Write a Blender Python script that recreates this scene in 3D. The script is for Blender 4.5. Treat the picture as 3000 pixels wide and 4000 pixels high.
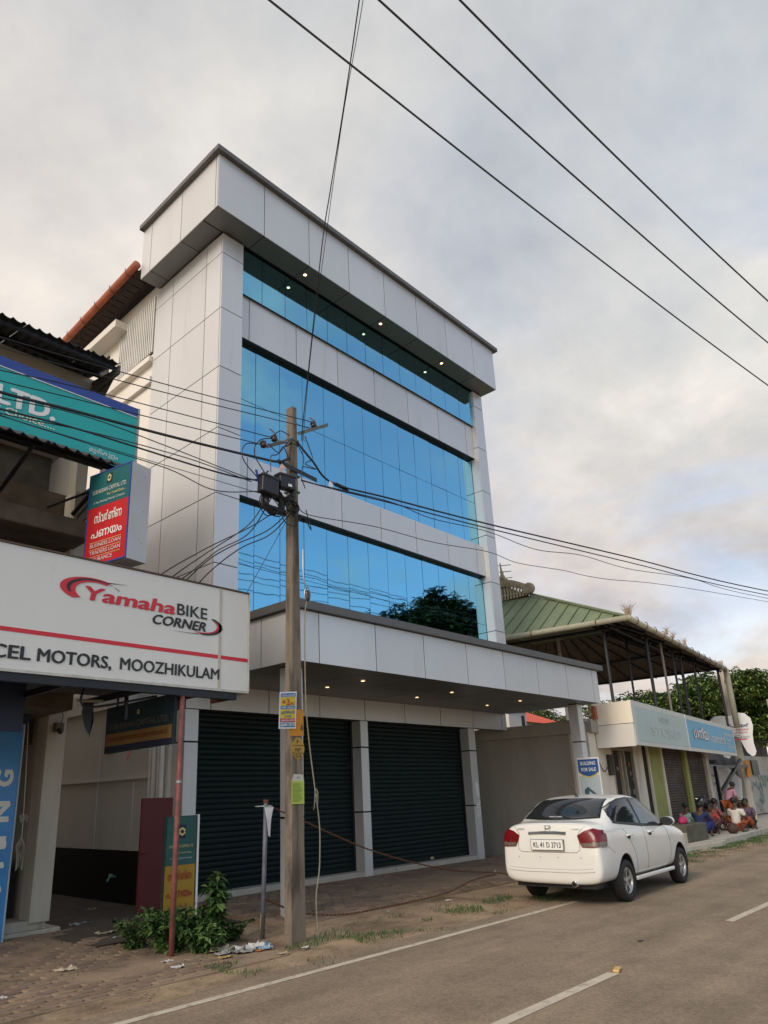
import bpy, bmesh, math, random
import numpy as np
from mathutils import Vector, Matrix, noise
from mathutils.bvhtree import BVHTree
for _o in list(bpy.data.objects): bpy.data.objects.remove(_o)
S = bpy.context.scene; COL = S.collection
R = math.radians; rnd = random.Random(7)
# ------------------------------------------------------------------ camera, sky, sun, exposure
cd = bpy.data.cameras.new('camera'); cam = bpy.data.objects.new('camera', cd); COL.objects.link(cam); S.camera = cam
cd.sensor_fit = 'VERTICAL'; cd.sensor_height = 36; cd.lens = 2775.68/4000*36
cd.shift_x = 105.77/4000; cd.shift_y = 213.42/4000; cd.clip_start = .05; cd.clip_end = 3000
_y, _p, _r = R(46.73), R(17.89), R(-2.13)
_f = Vector((math.sin(_y)*math.cos(_p), math.cos(_y)*math.cos(_p), math.sin(_p)))
_rt = Vector((math.cos(_y), -math.sin(_y), 0)); _up = _rt.cross(_f)
_r2 = _rt*math.cos(_r)+_up*math.sin(_r); _u2 = -_rt*math.sin(_r)+_up*math.cos(_r)
_m = Matrix((_r2, _u2, -_f)).transposed().to_4x4(); _m.translation = (0, 0, 1.7); cam.matrix_world = _m
SUN_EL, SUN_AZ = R(32), R(-98)          # azimuth from +Y towards +X
W = bpy.data.worlds.new("World"); S.world = W; W.use_nodes = True
nt = W.node_tree; nt.nodes.clear(); N = nt.nodes.new; L = nt.links.new
def mth(t, op, a, b=None, c=None, clamp=False):
    n = t.nodes.new('ShaderNodeMath'); n.operation = op; n.use_clamp = clamp
    for i, v in enumerate((a, b, c)):
        if v is None: continue
        if isinstance(v, (int, float)): n.inputs[i].default_value = v
        else: t.links.new(v, n.inputs[i])
    return n.outputs[0]
def mixc(t, f, a, b, mode='MIX'):
    n = t.nodes.new('ShaderNodeMix'); n.data_type = 'RGBA'; n.blend_type = mode
    for i, v in ((0, f), (6, a), (7, b)):
        if isinstance(v, (int, float)): n.inputs[i].default_value = v
        elif isinstance(v, (tuple, list)): n.inputs[i].default_value = (*v, 1) if len(v) == 3 else v
        else: t.links.new(v, n.inputs[i])
    return n.outputs[2]
def ramp(t, f, stops):
    n = t.nodes.new('ShaderNodeValToRGB'); e = n.color_ramp.elements
    while len(e) < len(stops): e.new(.5)
    for i, (p, c) in enumerate(stops):
        e[i].position = p; e[i].color = (*c, 1) if isinstance(c, (tuple, list)) else (c, c, c, 1)
    t.links.new(f, n.inputs[0]); return n.outputs[0]
def nz(t, vec, scale, detail=4, rough=.55, dist=0):
    n = t.nodes.new('ShaderNodeTexNoise'); n.inputs['Scale'].default_value = scale; n.inputs['Detail'].default_value = detail
    n.inputs['Roughness'].default_value = rough; n.inputs['Distortion'].default_value = dist
    if vec is not None: t.links.new(vec, n.inputs['Vector'])
    return n.outputs['Fac']
tc = N('ShaderNodeTexCoord'); sx = N('ShaderNodeSeparateXYZ'); L(tc.outputs['Generated'], sx.inputs[0])
zz = mth(nt, 'ADD', mth(nt, 'MAXIMUM', sx.outputs[2], 0.0), .32)
cb = N('ShaderNodeCombineXYZ'); L(mth(nt, 'DIVIDE', sx.outputs[0], zz), cb.inputs[0]); L(mth(nt, 'DIVIDE', sx.outputs[1], zz), cb.inputs[1]); cb.inputs[2].default_value = 3.7
big = nz(nt, cb.outputs[0], 1.15, 6, .55, .35); med = nz(nt, cb.outputs[0], 3.1, 6, .6, .2)
# direction terms: left = towards the evening sun, right = away
left = mth(nt, 'ADD', mth(nt, 'MULTIPLY', sx.outputs[0], -.62), mth(nt, 'MULTIPLY', sx.outputs[1], .62))
warm = mth(nt, 'ADD', mth(nt, 'MULTIPLY', mth(nt, 'SUBTRACT', 1.15, sx.outputs[2]), mth(nt, 'ADD', .58, mth(nt, 'MULTIPLY', left, 1.1))), mth(nt, 'MULTIPLY', mth(nt, 'SUBTRACT', .50, sx.outputs[2]), 1.6, clamp=True), clamp=True)
shade = mth(nt, 'ADD', mth(nt, 'MULTIPLY', big, .65), mth(nt, 'MULTIPLY', med, .35))
grey = ramp(nt, shade, [(.34, (.30, .325, .355)), (.45, (.37, .39, .405)), (.54, (.45, .452, .445)), (.64, (.60, .56, .51))])
peach = ramp(nt, shade, [(.34, (.33, .275, .255)), (.44, (.46, .39, .35)), (.54, (.58, .505, .44)), (.64, (.74, .63, .525))])
cloud = mixc(nt, 1.0, mixc(nt, warm, grey, peach), ramp(nt, nz(nt, cb.outputs[0], 6.5, 7, .62, .3), [(.3, .95), (.72, 1.08)]), 'MULTIPLY')
gapn = nz(nt, cb.outputs[0], 1.7, 5, .6, .5)
behind = mth(nt, 'MULTIPLY', sx.outputs[1], -1.0)
gap = ramp(nt, mth(nt, 'ADD', gapn, mth(nt, 'MULTIPLY', behind, .10)), [(.44, 0.0), (.58, 1.0)])
sky = N('ShaderNodeTexSky'); sky.sky_type = 'NISHITA'; sky.sun_disc = False; sky.sun_elevation = SUN_EL; sky.sun_rotation = SUN_AZ
sky.air_density = 1.0; sky.dust_density = 1.2; sky.ozone_density = 1.5
b1 = N('ShaderNodeBackground'); L(sky.outputs[0], b1.inputs[0]); b1.inputs[1].default_value = .15
b2 = N('ShaderNodeBackground'); L(cloud, b2.inputs[0]); b2.inputs[1].default_value = .98
mx = N('ShaderNodeMixShader'); L(mth(nt, 'SUBTRACT', 1.0, mth(nt, 'MULTIPLY', gap, mth(nt, 'ADD', .42, mth(nt, 'MULTIPLY', behind, .5), clamp=True))), mx.inputs[0]); L(b1.outputs[0], mx.inputs[1]); L(b2.outputs[0], mx.inputs[2])
wo = N('ShaderNodeOutputWorld'); L(mx.outputs[0], wo.inputs[0])
sl = bpy.data.lights.new('sun', 'SUN'); sl.energy = 1.35; sl.angle = R(24); sl.color = (1, .87, .72)
so = bpy.data.objects.new('sun', sl); COL.objects.link(so)
so.rotation_euler = Vector((math.sin(SUN_AZ)*math.cos(SUN_EL), math.cos(SUN_AZ)*math.cos(SUN_EL), math.sin(SUN_EL))).to_track_quat('Z', 'Y').to_euler()
S.view_settings.view_transform = 'Standard'; S.view_settings.look = 'None'; S.view_settings.exposure = .74; S.view_settings.gamma = 1
S.view_settings.use_curve_mapping = False
S.cycles.max_bounces = 6; S.cycles.use_denoising = True

# ------------------------------------------------------------------ materials
MATS = {}
def mat(name, col, rough=.7, metal=0, var=.12, scale=3, bump=0, bscale=40, spec=.5, emit=0, stain=None, tint=None, streak=False, coat=0, fine=0, each=0):
    if name in MATS: return MATS[name]
    m = bpy.data.materials.new(name); m.use_nodes = True; t = m.node_tree; p = t.nodes['Principled BSDF']; MATS[name] = m
    m.diffuse_color = (*col, 1)
    p.inputs['Roughness'].default_value = rough; p.inputs['Metallic'].default_value = metal
    p.inputs['Specular IOR Level'].default_value = spec; p.inputs['Base Color'].default_value = (*col, 1)
    if coat: p.inputs['Coat Weight'].default_value = coat; p.inputs['Coat Roughness'].default_value = .06
    if emit:
        p.inputs['Emission Color'].default_value = (*col, 1); p.inputs['Emission Strength'].default_value = emit; return m
    if var or stain or bump:
        g = t.nodes.new('ShaderNodeNewGeometry'); pos = g.outputs['Position']
        if streak:
            mp = t.nodes.new('ShaderNodeMapping'); mp.inputs['Scale'].default_value = (1, 1, .16); t.links.new(pos, mp.inputs[0]); spos = mp.outputs[0]
        else: spos = pos
        c = tuple(col)
        if var:
            f = nz(t, spos, scale, 5, .6)
            lo = tuple(x*(1-var) for x in col); hi = tuple(min(1, x*(1+var)) for x in col)
            c = ramp(t, f, [(.3, lo), (.7, hi)])
        if fine:
            f2 = nz(t, pos, 90, 2, .7); c = mixc(t, 1.0, c, ramp(t, f2, [(.3, 1-fine), (.7, 1+fine*.6)]), 'MULTIPLY')
        if stain:
            sc, amt, s0, s1 = stain
            f3 = nz(t, spos, s0, 6, .65, .3); c = mixc(t, mth(t, 'MULTIPLY', ramp(t, f3, [(s1, 0.0), (s1+.16, 1.0)]), amt), c, sc)
        if each:
            oi = t.nodes.new('ShaderNodeObjectInfo'); c = mixc(t, 1.0, c, ramp(t, oi.outputs['Random'], [(0, 1-each), (1, 1+each*.5)]), 'MULTIPLY')
        if not isinstance(c, tuple): t.links.new(c, p.inputs['Base Color'])
        if bump:
            b = t.nodes.new('ShaderNodeBump'); b.inputs['Strength'].default_value = bump; b.inputs['Distance'].default_value = .01
            t.links.new(nz(t, pos, bscale, 4, .65), b.inputs['Height']); t.links.new(b.outputs[0], p.inputs['Normal'])
    return m
def glass_mat(name, col, rough=.02, wav=.02):
    m = bpy.data.materials.new(name); m.use_nodes = True; t = m.node_tree; p = t.nodes['Principled BSDF']; MATS[name] = m
    p.inputs['Base Color'].default_value = (*col, 1); p.inputs['Metallic'].default_value = 1; p.inputs['Roughness'].default_value = rough
    g = t.nodes.new('ShaderNodeNewGeometry'); b = t.nodes.new('ShaderNodeBump'); b.inputs['Strength'].default_value = wav; b.inputs['Distance'].default_value = .05
    t.links.new(nz(t, g.outputs['Position'], .9, 2, .5), b.inputs['Height']); t.links.new(b.outputs[0], p.inputs['Normal'])
    return m
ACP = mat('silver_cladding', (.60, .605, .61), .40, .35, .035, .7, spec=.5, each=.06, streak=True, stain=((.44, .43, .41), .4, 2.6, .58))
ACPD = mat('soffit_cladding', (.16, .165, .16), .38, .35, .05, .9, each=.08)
COPE = mat('dark_coping', (.115, .112, .108), .45, .3, .08, 3)
JOINT = mat('black_joint', (.012, .012, .013), .8, 0, 0)
GLS = glass_mat('blue_mirror_glass', (.215, .51, .66), wav=.06)
FRM = mat('black_frame', (.012, .014, .018), .4, .2, .1)
SHUT = mat('dark_green_shutter', (.003, .012, .0115), .5, .2, .25, 2, spec=.25, stain=((.016, .015, .013), .3, 5, .5))
WHT = mat('cream_plaster', (.60, .565, .50), .85, 0, .07, 1.2, .25, 60, stain=((.30, .26, .21), .45, 1.5, .60), streak=True)
WHT2 = mat('painted_plaster', (.64, .61, .55), .85, 0, .06, .9, .15, 60, streak=True)
GRY = mat('grey_plaster', (.34, .315, .27), .88, 0, .14, 1.2, .3, 50, stain=((.12, .105, .085), .6, 1.2, .56), streak=True)
BLK = mat('black_band_paint', (.006, .0055, .0055), .8, 0, .2, 2, .1, spec=.15)
CON = mat('weathered_concrete', (.19, .155, .115), .92, 0, .22, 5, .8, 55, stain=((.05, .04, .03), .85, 6, .47), streak=True, fine=.3)
CONL = mat('pale_concrete', (.42, .385, .32), .9, 0, .12, 3, .4, 60, stain=((.14, .12, .09), .6, 2.2, .55), streak=True)
DIRT = mat('dusty_soil', (.33, .235, .14), .95, 0, .22, 2.2, .8, 35, stain=((.13, .088, .05), .85, .9, .47), fine=.22)
ASPH = mat('dusty_asphalt', (.262, .197, .130), .86, 0, .16, 1.6, .8, 110, stain=((.33, .25, .16), .6, .45, .5), fine=.35)
def _road():      # wheel tracks and patches run along the road; coarse chippings
    t = ASPH.node_tree; p = t.nodes['Principled BSDF']; src = p.inputs['Base Color'].links[0].from_socket; g = t.nodes.new('ShaderNodeNewGeometry')
    mp = t.nodes.new('ShaderNodeMapping'); mp.inputs['Scale'].default_value = (.12, 1.6, 1); t.links.new(g.outputs['Position'], mp.inputs[0])
    c = mixc(t, 1.0, src, ramp(t, nz(t, mp.outputs[0], 1.0, 5, .6), [(.32, .78), (.62, 1.1)]), 'MULTIPLY')
    v = t.nodes.new('ShaderNodeTexVoronoi'); v.inputs['Scale'].default_value = 38; t.links.new(g.outputs['Position'], v.inputs['Vector'])
    c = mixc(t, 1.0, c, ramp(t, v.outputs['Color'], [(.1, .80), (.9, 1.14)]), 'MULTIPLY')
    t.links.new(c, p.inputs['Base Color'])
_road()
LINE = mat('worn_road_paint', (.52, .455, .345), .8, 0, .12, 4, .2, 120, stain=((.22, .19, .15), .75, 7, .53), fine=.15)
PAV = mat('mud_covered_paver', (.26, .185, .118), .92, 0, .2, 1.6, .4, 60, stain=((.10, .075, .058), .8, 1.5, .50), fine=.15)
PAV2 = mat('worn_paver', (.19, .13, .092), .9, 0, .25, 2.4, .4, 60, stain=((.22, .165, .11), .8, 1.1, .48), fine=.15)
STL = mat('galvanised_steel', (.33, .33, .32), .45, .7, .12, 8)
RUST = mat('rusty_iron', (.13, .055, .03), .8, .3, .35, 25, .5, 80)
CABLE = mat('black_cable', (.012, .012, .012), .5, 0, 0)
WIRE = mat('aluminium_line', (.055, .055, .058), .5, .4, 0)
PLBLK = mat('black_plastic', (.012, .012, .013), .45, 0, .1)
SGN = mat('sign_off_white', (.66, .655, .62), .5, 0, .035, 1.3, stain=((.36, .35, .29), .55, 1.4, .61), streak=True)
WPT = mat('white_paint', (.74, .74, .72), .5, 0, .04)
RED = mat('red_vinyl', (.56, .018, .03), .45, 0, .04)
INK = mat('black_vinyl', (.018, .018, .016), .5, 0, 0)
TEAL = mat('teal_vinyl', (.012, .36, .35), .42, 0, .07, 1.2, stain=((.06, .42, .42), .5, 2, .55))
BLUE = mat('deep_blue_vinyl', (.022, .055, .27), .42, 0, .08, 2)
CORR = mat('dark_roof_sheet', (.035, .036, .037), .62, .3, .25, 2, .2, 30, stain=((.075, .05, .04), .6, 3, .55))
def lamp(name, strength):
    return mat(name, (1, .66, .34), .5, emit=strength, var=0)
# ------------------------------------------------------------------ mesh helpers
class MB:
    def __init__(s): s.v = []; s.f = []; s.i = []; s.k = 0
    def add(s, vs, fs, k=None):
        b = len(s.v); s.v += [tuple(v) for v in vs]; s.f += [tuple(b+i for i in f) for f in fs]; s.i += [s.k if k is None else k]*len(fs); return s
    def box(s, x0, x1, y0, y1, z0, z1, k=None, M=None):
        vs = [Vector((x, y, z)) for z in (z0, z1) for y in (y0, y1) for x in (x0, x1)]
        if M: vs = [M @ v for v in vs]
        return s.add(vs, [(0, 2, 3, 1), (4, 5, 7, 6), (0, 1, 5, 4), (2, 6, 7, 3), (0, 4, 6, 2), (1, 3, 7, 5)], k)
    def quad(s, a, b, c, d, k=None): return s.add((a, b, c, d), [(0, 1, 2, 3)], k)
    def tube(s, pts, r, n=8, k=None, cap=True):
        pts = [Vector(p) for p in pts]; m = len(pts); rs = r if isinstance(r, (list, tuple)) else [r]*m; ring = []; prev = None
        for i, p in enumerate(pts):
            d = (pts[min(i+1, m-1)]-pts[max(i-1, 0)]).normalized()
            a = prev if prev is not None else (Vector((0, 0, 1)) if abs(d.z) < .9 else Vector((1, 0, 0)))
            u = (a-d*a.dot(d)); u = u.normalized() if u.length > 1e-5 else d.orthogonal().normalized(); prev = u; w = d.cross(u)
            ring += [p+(u*math.cos(6.28318*j/n)+w*math.sin(6.28318*j/n))*rs[i] for j in range(n)]
        fs = [(i*n+j, i*n+(j+1) % n, (i+1)*n+(j+1) % n, (i+1)*n+j) for i in range(m-1) for j in range(n)]
        if cap: fs += [tuple(range(n))[::-1], tuple((m-1)*n+j for j in range(n))]
        return s.add(ring, fs, k)
    def prism(s, poly, fn, d0, d1, k=None):
        n = len(poly); vs = [fn(a, b, d0) for a, b in poly]+[fn(a, b, d1) for a, b in poly]
        return s.add(vs, [tuple(range(n))[::-1], tuple(range(n, 2*n))]+[(i, (i+1) % n, n+(i+1) % n, n+i) for i in range(n)], k)
    def lathe(s, prof, M, n=20, k=None, close=False):
        vs = [M @ Vector((r*math.cos(6.28318*j/n), r*math.sin(6.28318*j/n), z)) for r, z in prof for j in range(n)]
        m = len(prof); fs = [(i*n+j, i*n+(j+1) % n, (i+1)*n+(j+1) % n, (i+1)*n+j) for i in range(m-1) for j in range(n)]
        return s.add(vs, fs, k)
    def mesh(s, name, mats, smooth=False):
        me = bpy.data.meshes.new(name); me.from_pydata(s.v, [], s.f)
        ms = mats if isinstance(mats, (list, tuple)) else [mats]
        for m in ms: me.materials.append(m)
        if len(ms) > 1: me.polygons.foreach_set('material_index', s.i)
        if smooth: me.polygons.foreach_set('use_smooth', [True]*len(me.polygons))
        bm = bmesh.new(); bm.from_mesh(me); bmesh.ops.recalc_face_normals(bm, faces=bm.faces); bm.to_mesh(me); bm.free()
        return me
    def obj(s, name, mats, parent=None, smooth=False, label=None, bevel=0, kind=None):
        return link(s.mesh(name, mats, smooth), name, parent, label, bevel, kind)
def link(me, name, parent=None, label=None, bevel=0, kind=None, loc=None):
    o = bpy.data.objects.new(name, me); COL.objects.link(o)
    if loc is not None: o.location = loc
    if parent: par(o, parent)
    if label: o['label'] = label
    if kind: o['kind'] = kind
    if bevel:
        b = o.modifiers.new('bevel', 'BEVEL'); b.width = bevel; b.segments = 2; b.limit_method = 'ANGLE'
    return o
INV = {}
def par(o, p):
    o.parent = p
    if p.name in INV: o.matrix_parent_inverse = INV[p.name]
def thing(name, label, cat, loc=(0, 0, 0), group=None, rz=0, local=False):
    o = bpy.data.objects.new(name, None); COL.objects.link(o); o.location = loc; o.rotation_euler = (0, 0, rz); o.empty_display_size = .2
    o['label'] = label; o['category'] = cat
    if group: o['group'] = group
    if not local: INV[o.name] = (Matrix.Translation(loc) @ Matrix.Rotation(rz, 4, 'Z')).inverted()   # children are modelled in world coordinates
    return o
def tag(o, label, cat, group=None):
    o['label'] = label; o['category'] = cat
    if group: o['group'] = group
    return o
def struct(mb, name, m, **k): return mb.obj(name, m, kind='structure', **k)
def catmull(pts, n=8):
    P = [Vector(p) for p in pts]; P = [P[0]*2-P[1]]+P+[P[-1]*2-P[-2]]; out = []
    for i in range(1, len(P)-2):
        a, b, c, d = P[i-1:i+3]
        for j in range(n):
            t = j/n; out.append(.5*((2*b)+(c-a)*t+(2*a-5*b+4*c-d)*t*t+(3*b-a-3*c+d)*t**3))
    out.append(P[-2]); return out
def text(body, parent, org, xd, up, w=None, h=.1, m=None, shear=0, bold=0, name='lettering', gap=.004, align='L', center=False):
    """flat print: org is the lower left corner, xd/up the writing directions, w the full width, h the cap height"""
    c = bpy.data.curves.new(name, 'FONT'); c.body = body; c.size = 1; c.shear = shear; c.resolution_u = 3
    t = bpy.data.objects.new('tmp', c); COL.objects.link(t); dg = bpy.context.evaluated_depsgraph_get()
    me = bpy.data.meshes.new_from_object(t.evaluated_get(dg)); bpy.data.objects.remove(t)
    if not me.vertices: return None
    co = np.array([v.co[:] for v in me.vertices]); x0, x1 = co[:, 0].min(), co[:, 0].max(); capz = .70
    sy = h/capz; sxx = (w/(x1-x0)) if w else sy; xd = Vector(xd).normalized(); up = Vector(up).normalized(); nn = xd.cross(up); org = Vector(org)
    for v in me.vertices: v.co = org+xd*((v.co.x-x0)*sxx)+up*(v.co.y*sy)+nn*gap
    if bold:      # heavier strokes: the outline repeated a hair's breadth apart
        bmx = bmesh.new(); bmx.from_mesh(me); base = bmx.verts[:]+bmx.edges[:]+bmx.faces[:]
        for i_, (dx_, dy_) in enumerate(((1, 0), (-1, 0), (.6, .8), (-.6, -.8), (0, .8))):
            r_ = bmesh.ops.duplicate(bmx, geom=base); off = xd*(dx_*bold*.75*sxx)+up*(dy_*bold*.6*sy)-nn*(.0002*(i_+1))
            for q_ in r_['geom']:
                if isinstance(q_, bmesh.types.BMVert): q_.co += off
        bmx.to_mesh(me); bmx.free()
    me.materials.clear(); me.materials.append(m or INK)
    o = link(me, name, parent); return o
def poly_print(pts, parent, org, xd, up, m, name='graphic', gap=.003):
    xd = Vector(xd); up = Vector(up); nn = xd.cross(up).normalized(); org = Vector(org)
    mb = MB(); mb.add([org+xd*a+up*b+nn*gap for a, b in pts], [tuple(range(len(pts)))]); return mb.obj(name, m, parent)
X, Y, Z = (1, 0, 0), (0, 1, 0), (0, 0, 1)

# ================================================================== GROUND, ROAD
g = MB(); nx, ny = 90, 60
xs = np.concatenate([np.linspace(-400, -12, 12)[:-1], np.linspace(-12, 60, 150), np.linspace(60, 900, 14)[1:]])
ys = np.concatenate([np.linspace(-500, -6, 10)[:-1], np.linspace(-6, 30, 90), np.linspace(30, 900, 14)[1:]])
vs = []
for yy in ys:
    for xx in xs:
        z = -.022
        if 6.35 < yy < 10.5 and -2 < xx < 45: z += .030*max(0, noise.noise(Vector((xx*.9, yy*1.6, 0))))+.012*noise.noise(Vector((xx*3, yy*4, 2)))
        if yy > 13: z -= .03
        vs.append((xx, yy, z))
k = len(xs); g.add(vs, [(j*k+i, j*k+i+1, (j+1)*k+i+1, (j+1)*k+i) for j in range(len(ys)-1) for i in range(k-1)])
struct(g, 'ground', DIRT, smooth=True)
g = MB(); N_ = 260; va = []
for i in range(N_+1):
    xx = -30+i*(190/N_); e = 6.42+.10*noise.noise(Vector((xx*1.1, 0, 0)))+.05*noise.noise(Vector((xx*4, 3, 0))); va += [(xx, .45, 0), (xx, e, 0)]
g.add(va, [(2*i, 2*i+2, 2*i+3, 2*i+1) for i in range(N_)]); struct(g, 'road', ASPH)
g = MB(); va = []
for i in range(N_+1):
    xx = -30+i*(41.2/N_); w_ = .05+.006*noise.noise(Vector((xx*5, 7, 0))); va += [(xx, 6.06-w_, .004), (xx, 6.06+w_, .004)]
g.add(va, [(2*i, 2*i+2, 2*i+3, 2*i+1) for i in range(N_)]); g.add([(x*1.8, y+-5.0, z) for x, y, z in va], [(2*i, 2*i+2, 2*i+3, 2*i+1) for i in range(N_)])
struct(g, 'road_edge_line', LINE)
dash0 = None
for kk in range(-4, 14):
    x0 = 10.52+kk*5.2*1.0; x1 = x0+2.0
    if kk == -1: x0, x1 = 4.9, 7.22
    if kk < -1: x0 = 4.9+(kk+1)*5.3; x1 = x0+2.3
    o = struct(MB().add([(x0, 3.54, .004), (x1, 3.54, .004), (x1-.04, 3.65, .004), (x0+.05, 3.65, .004)], [(0, 1, 2, 3)]), 'road_centre_dash', LINE)
# forecourt: sloping slab, pavers and sill
g = MB(); g.add([(7.3, 8.35, .0), (18.2, 8.35, .0), (18.2, 11.2, .085), (7.3, 11.2, .085), (7.3, 8.35, -.1), (18.2, 8.35, -.1), (18.2, 11.2, -.1), (7.3, 11.2, -.1)], [(0, 1, 2, 3), (4, 7, 6, 5), (0, 4, 5, 1), (1, 5, 6, 2), (2, 6, 7, 3), (3, 7, 4, 0)])
fc = struct(g, 'forecourt_paving', PAV)
g = MB(); va = []
for j in range(24):
    y = 9.3+j*.5; va += [(4.95+.25*noise.noise(Vector((y, 0, 4)))+(.4 if y > 11 else -.1*(11-y)), y, .004+.03*noise.noise(Vector((y*2, 5, 0)))), (6.2, y, .03+.04*noise.noise(Vector((y*1.5, 9, 0)))), (7.13, y, .01)]
g.add(va, [(3*i+k, 3*i+k+1, 3*i+k+4, 3*i+k+3) for i in range(23) for k in (0, 1)]); struct(g, 'alley_floor', mat('dark_alley_soil', (.055, .042, .03), .95, 0, .35, 3, .8, 30, stain=((.12, .085, .055), .6, 2, .55)), smooth=True)  # alley soil darker than the ground around it
def paver_field(x0, x1, y0, y1, zf, parent, limit, seed, skip=.12):
    r_ = random.Random(seed); px, py, gp = .235, .135, .012; cells = []
    j = 0; y = y0
    while y < y1:
        x = x0+(j % 2)*px*.5
        while x < x1:
            if noise.noise(Vector((x*.55, y*.9, seed))) < .28-skip: cells.append((x, y))
            x += px
        y += py; j += 1
    cells.sort(key=lambda c: c[0]**2+c[1]**2)
    wz = .018; poly = [(-.5, -.32), (-.36, -.5), (.36, -.5), (.5, -.32), (.5, .32), (.36, .5), (-.36, .5), (-.5, .32)]
    def shape(cx, cy, cz, M=None):
        b = [(cx+a*(px-gp), cy+c*(py-gp), cz-.03) for a, c in poly]; t = [(cx+a*(px-gp-.02), cy+c*(py-gp-.02), cz+wz*.45) for a, c in poly]
        return b+t, [tuple(range(8, 16))]+[(i, (i+1) % 8, 8+(i+1) % 8, 8+i) for i in range(8)]
    mA = MB().add(*shape(0, 0, 0)).mesh('paver', PAV2); mB_ = MB().add(*shape(0, 0, 0)).mesh('paver', PAV)
    rest = MB()
    for n_, (x, y) in enumerate(cells):
        z = zf(x, y)+r_.uniform(-.004, .004)
        if n_ < limit: link(mA if r_.random() < .5 else mB_, 'paver', parent, loc=(x, y, z))
        else: rest.add(*shape(x, y, z))
    if rest.v: rest.obj('paver_field', PAV2, parent, kind='stuff')
slope = lambda x, y: .085*(y-8.35)/2.85+.004
paver_field(7.4, 17.3, 8.45, 11.1, slope, fc, 290, 3)
g = MB().box(1.0, 6.0, 6.95, 11.0, -.12, -.004); sp = struct(g, 'shop_front_paving', PAV)
paver_field(2.3, 5.3, 7.05, 10.98, lambda x, y: .0, sp, 290, 9, .02)

# ================================================================== MAIN BUILDING
B = thing('commercial_building', 'four storey silver clad building with bands of blue mirror glass and two dark shutters', 'building', (12.5, 11, 0))
core = MB().box(7.49, 17.51, 11.10, 13.5, 3.9, 15.15).box(7.52, 17.5, 13.5, 22, 0, 14.1)
core.box(7.30, 16.15, 11.60, 13.5, 0, 3.9); core.obj('wall', WHT2, B)
# joint backing behind the cladding panels (black)
jb = MB()
P_ = 'cladding_panel'
def panel(x0, x1, y0, y1, z0, z1, m=ACP, name=P_):
    return MB().box(x0, x1, y0, y1, z0, z1).obj(name, m, B)
G = .010   # half joint
zj = [3.78, 4.60, 6.03, 7.48, 8.92, 10.36, 11.82, 13.27, 13.80]
xl0, xl1, xr0, xr1, yt = 7.46, 8.03, 17.06, 17.54, 10.75
jb.box(xl0+.02, xl1-.02, yt+.02, 11.1, 4.6, 13.82).box(xr0+.02, xr1-.02, yt+.02, 11.1, 4.6, 13.82).box(xl0+.02, 7.6, 11.0, 13.5, 3.7, 13.82)
for a, b in zip(zj[1:-1], zj[2:]):
    panel(xl0, xl1, yt, yt+.04, a+G, b-G)                                   # left column front
    panel(xl1-.025, xl1, yt+.045, 11.03, a+G, b-G)                            # its right face
    panel(xr0, xr1, yt, yt+.04, a+G, b-G); panel(xr0, xr0+.025, yt+.045, 11.03, a+G, b-G); panel(xr1-.025, xr1, yt+.045, 13.4, a+G, b-G)
for a, b in zip(zj[:-1], zj[1:]):
    for y0, y1 in ((yt+.045, 11.355), (11.355, 12.735), (12.735, 13.52)):
        panel(xl0, xl0+.03, y0+G, y1-G, a+G, b-G)
# horizontal bands
yb = 10.90; bj = [xl1, 8.335, 9.745, 11.135, 12.515, 13.90, 15.29, 16.68, xr0]
for z0, z1 in ((11.48, 12.625), (7.68, 8.58)):
    jb.box(xl1, xr0, yb+.02, 11.03, z0+.01, z1-.01)
    for a, b in zip(bj[:-1], bj[1:]):
        panel(a+G, b-G, yb, yb+.018, z0, z1)
    MB().box(xl1, xr0, yb+.004, 11.035, z0-.02, z0-.001).obj('window_head', FRM, B); MB().box(xl1, xr0, yb+.003, 11.035, z1+.001, z1+.02).obj('window_sill', ACP, B)
# roof fascia
fx0, fx1, fy = 6.94, 17.62, 10.22; fj = [fx0, 8.21, 9.59, 10.96, 12.33, 13.70, 15.07, 16.45, fx1]; fz0, fz1 = 13.835, 15.26
jb.box(fx0+.02, fx1-.02, fy+.02, 13.38, fz0+.03, fz1+.02)
for a, b in zip(fj[:-1], fj[1:]): panel(a+(G if a > fx0 else 0), b-(G if b < fx1 else 0), fy, fy+.018, fz0, fz1)
fy_ = [fy+.02, 10.325, 11.66, 12.98, 13.40]
for a, b in zip(fy_[:-1], fy_[1:]):
    panel(fx0, fx0+.018, a+G, b-G, fz0, fz1); panel(fx1-.018, fx1, a+G, b-G, fz0, fz1)
sfz = fz0+.012
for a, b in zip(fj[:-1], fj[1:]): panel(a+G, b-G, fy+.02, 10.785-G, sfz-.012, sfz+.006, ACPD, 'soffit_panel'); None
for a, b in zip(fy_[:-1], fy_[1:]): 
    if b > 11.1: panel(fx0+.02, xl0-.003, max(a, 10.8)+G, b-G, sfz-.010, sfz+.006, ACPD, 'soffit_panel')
panel(fx0+.02, xl0-.003, 10.80, 11.34, sfz-.009, sfz+.005, ACPD, 'soffit_panel') if False else None
# coping
def coping(x0, x1, y0, y1, z0, z1, pitch, sides=True):
    x = x0; pts = []
    while x < x1-.3:
        b = min(x+pitch, x1); b = x1 if x1-b < .3 else b
        MB().box(x+.003, b-.003, y0, y0+.16, z0, z1).obj('coping', COPE, B); x = b
    if sides:
        for xx0, xx1 in ((x0, x0+.16), (x1-.16, x1)):
            y = y0+.165
            while y < y1: MB().box(xx0, xx1, y+.003, min(y+pitch, y1)-.003, z0, z1).obj('coping', COPE, B); y += pitch
coping(6.83, 17.78, 10.11, 13.42, 15.265, 15.385, 1.38)
MB().box(7.0, 17.6, 10.28, 13.4, 15.20, 15.262).obj('flat_roof', GRY, B)
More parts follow.
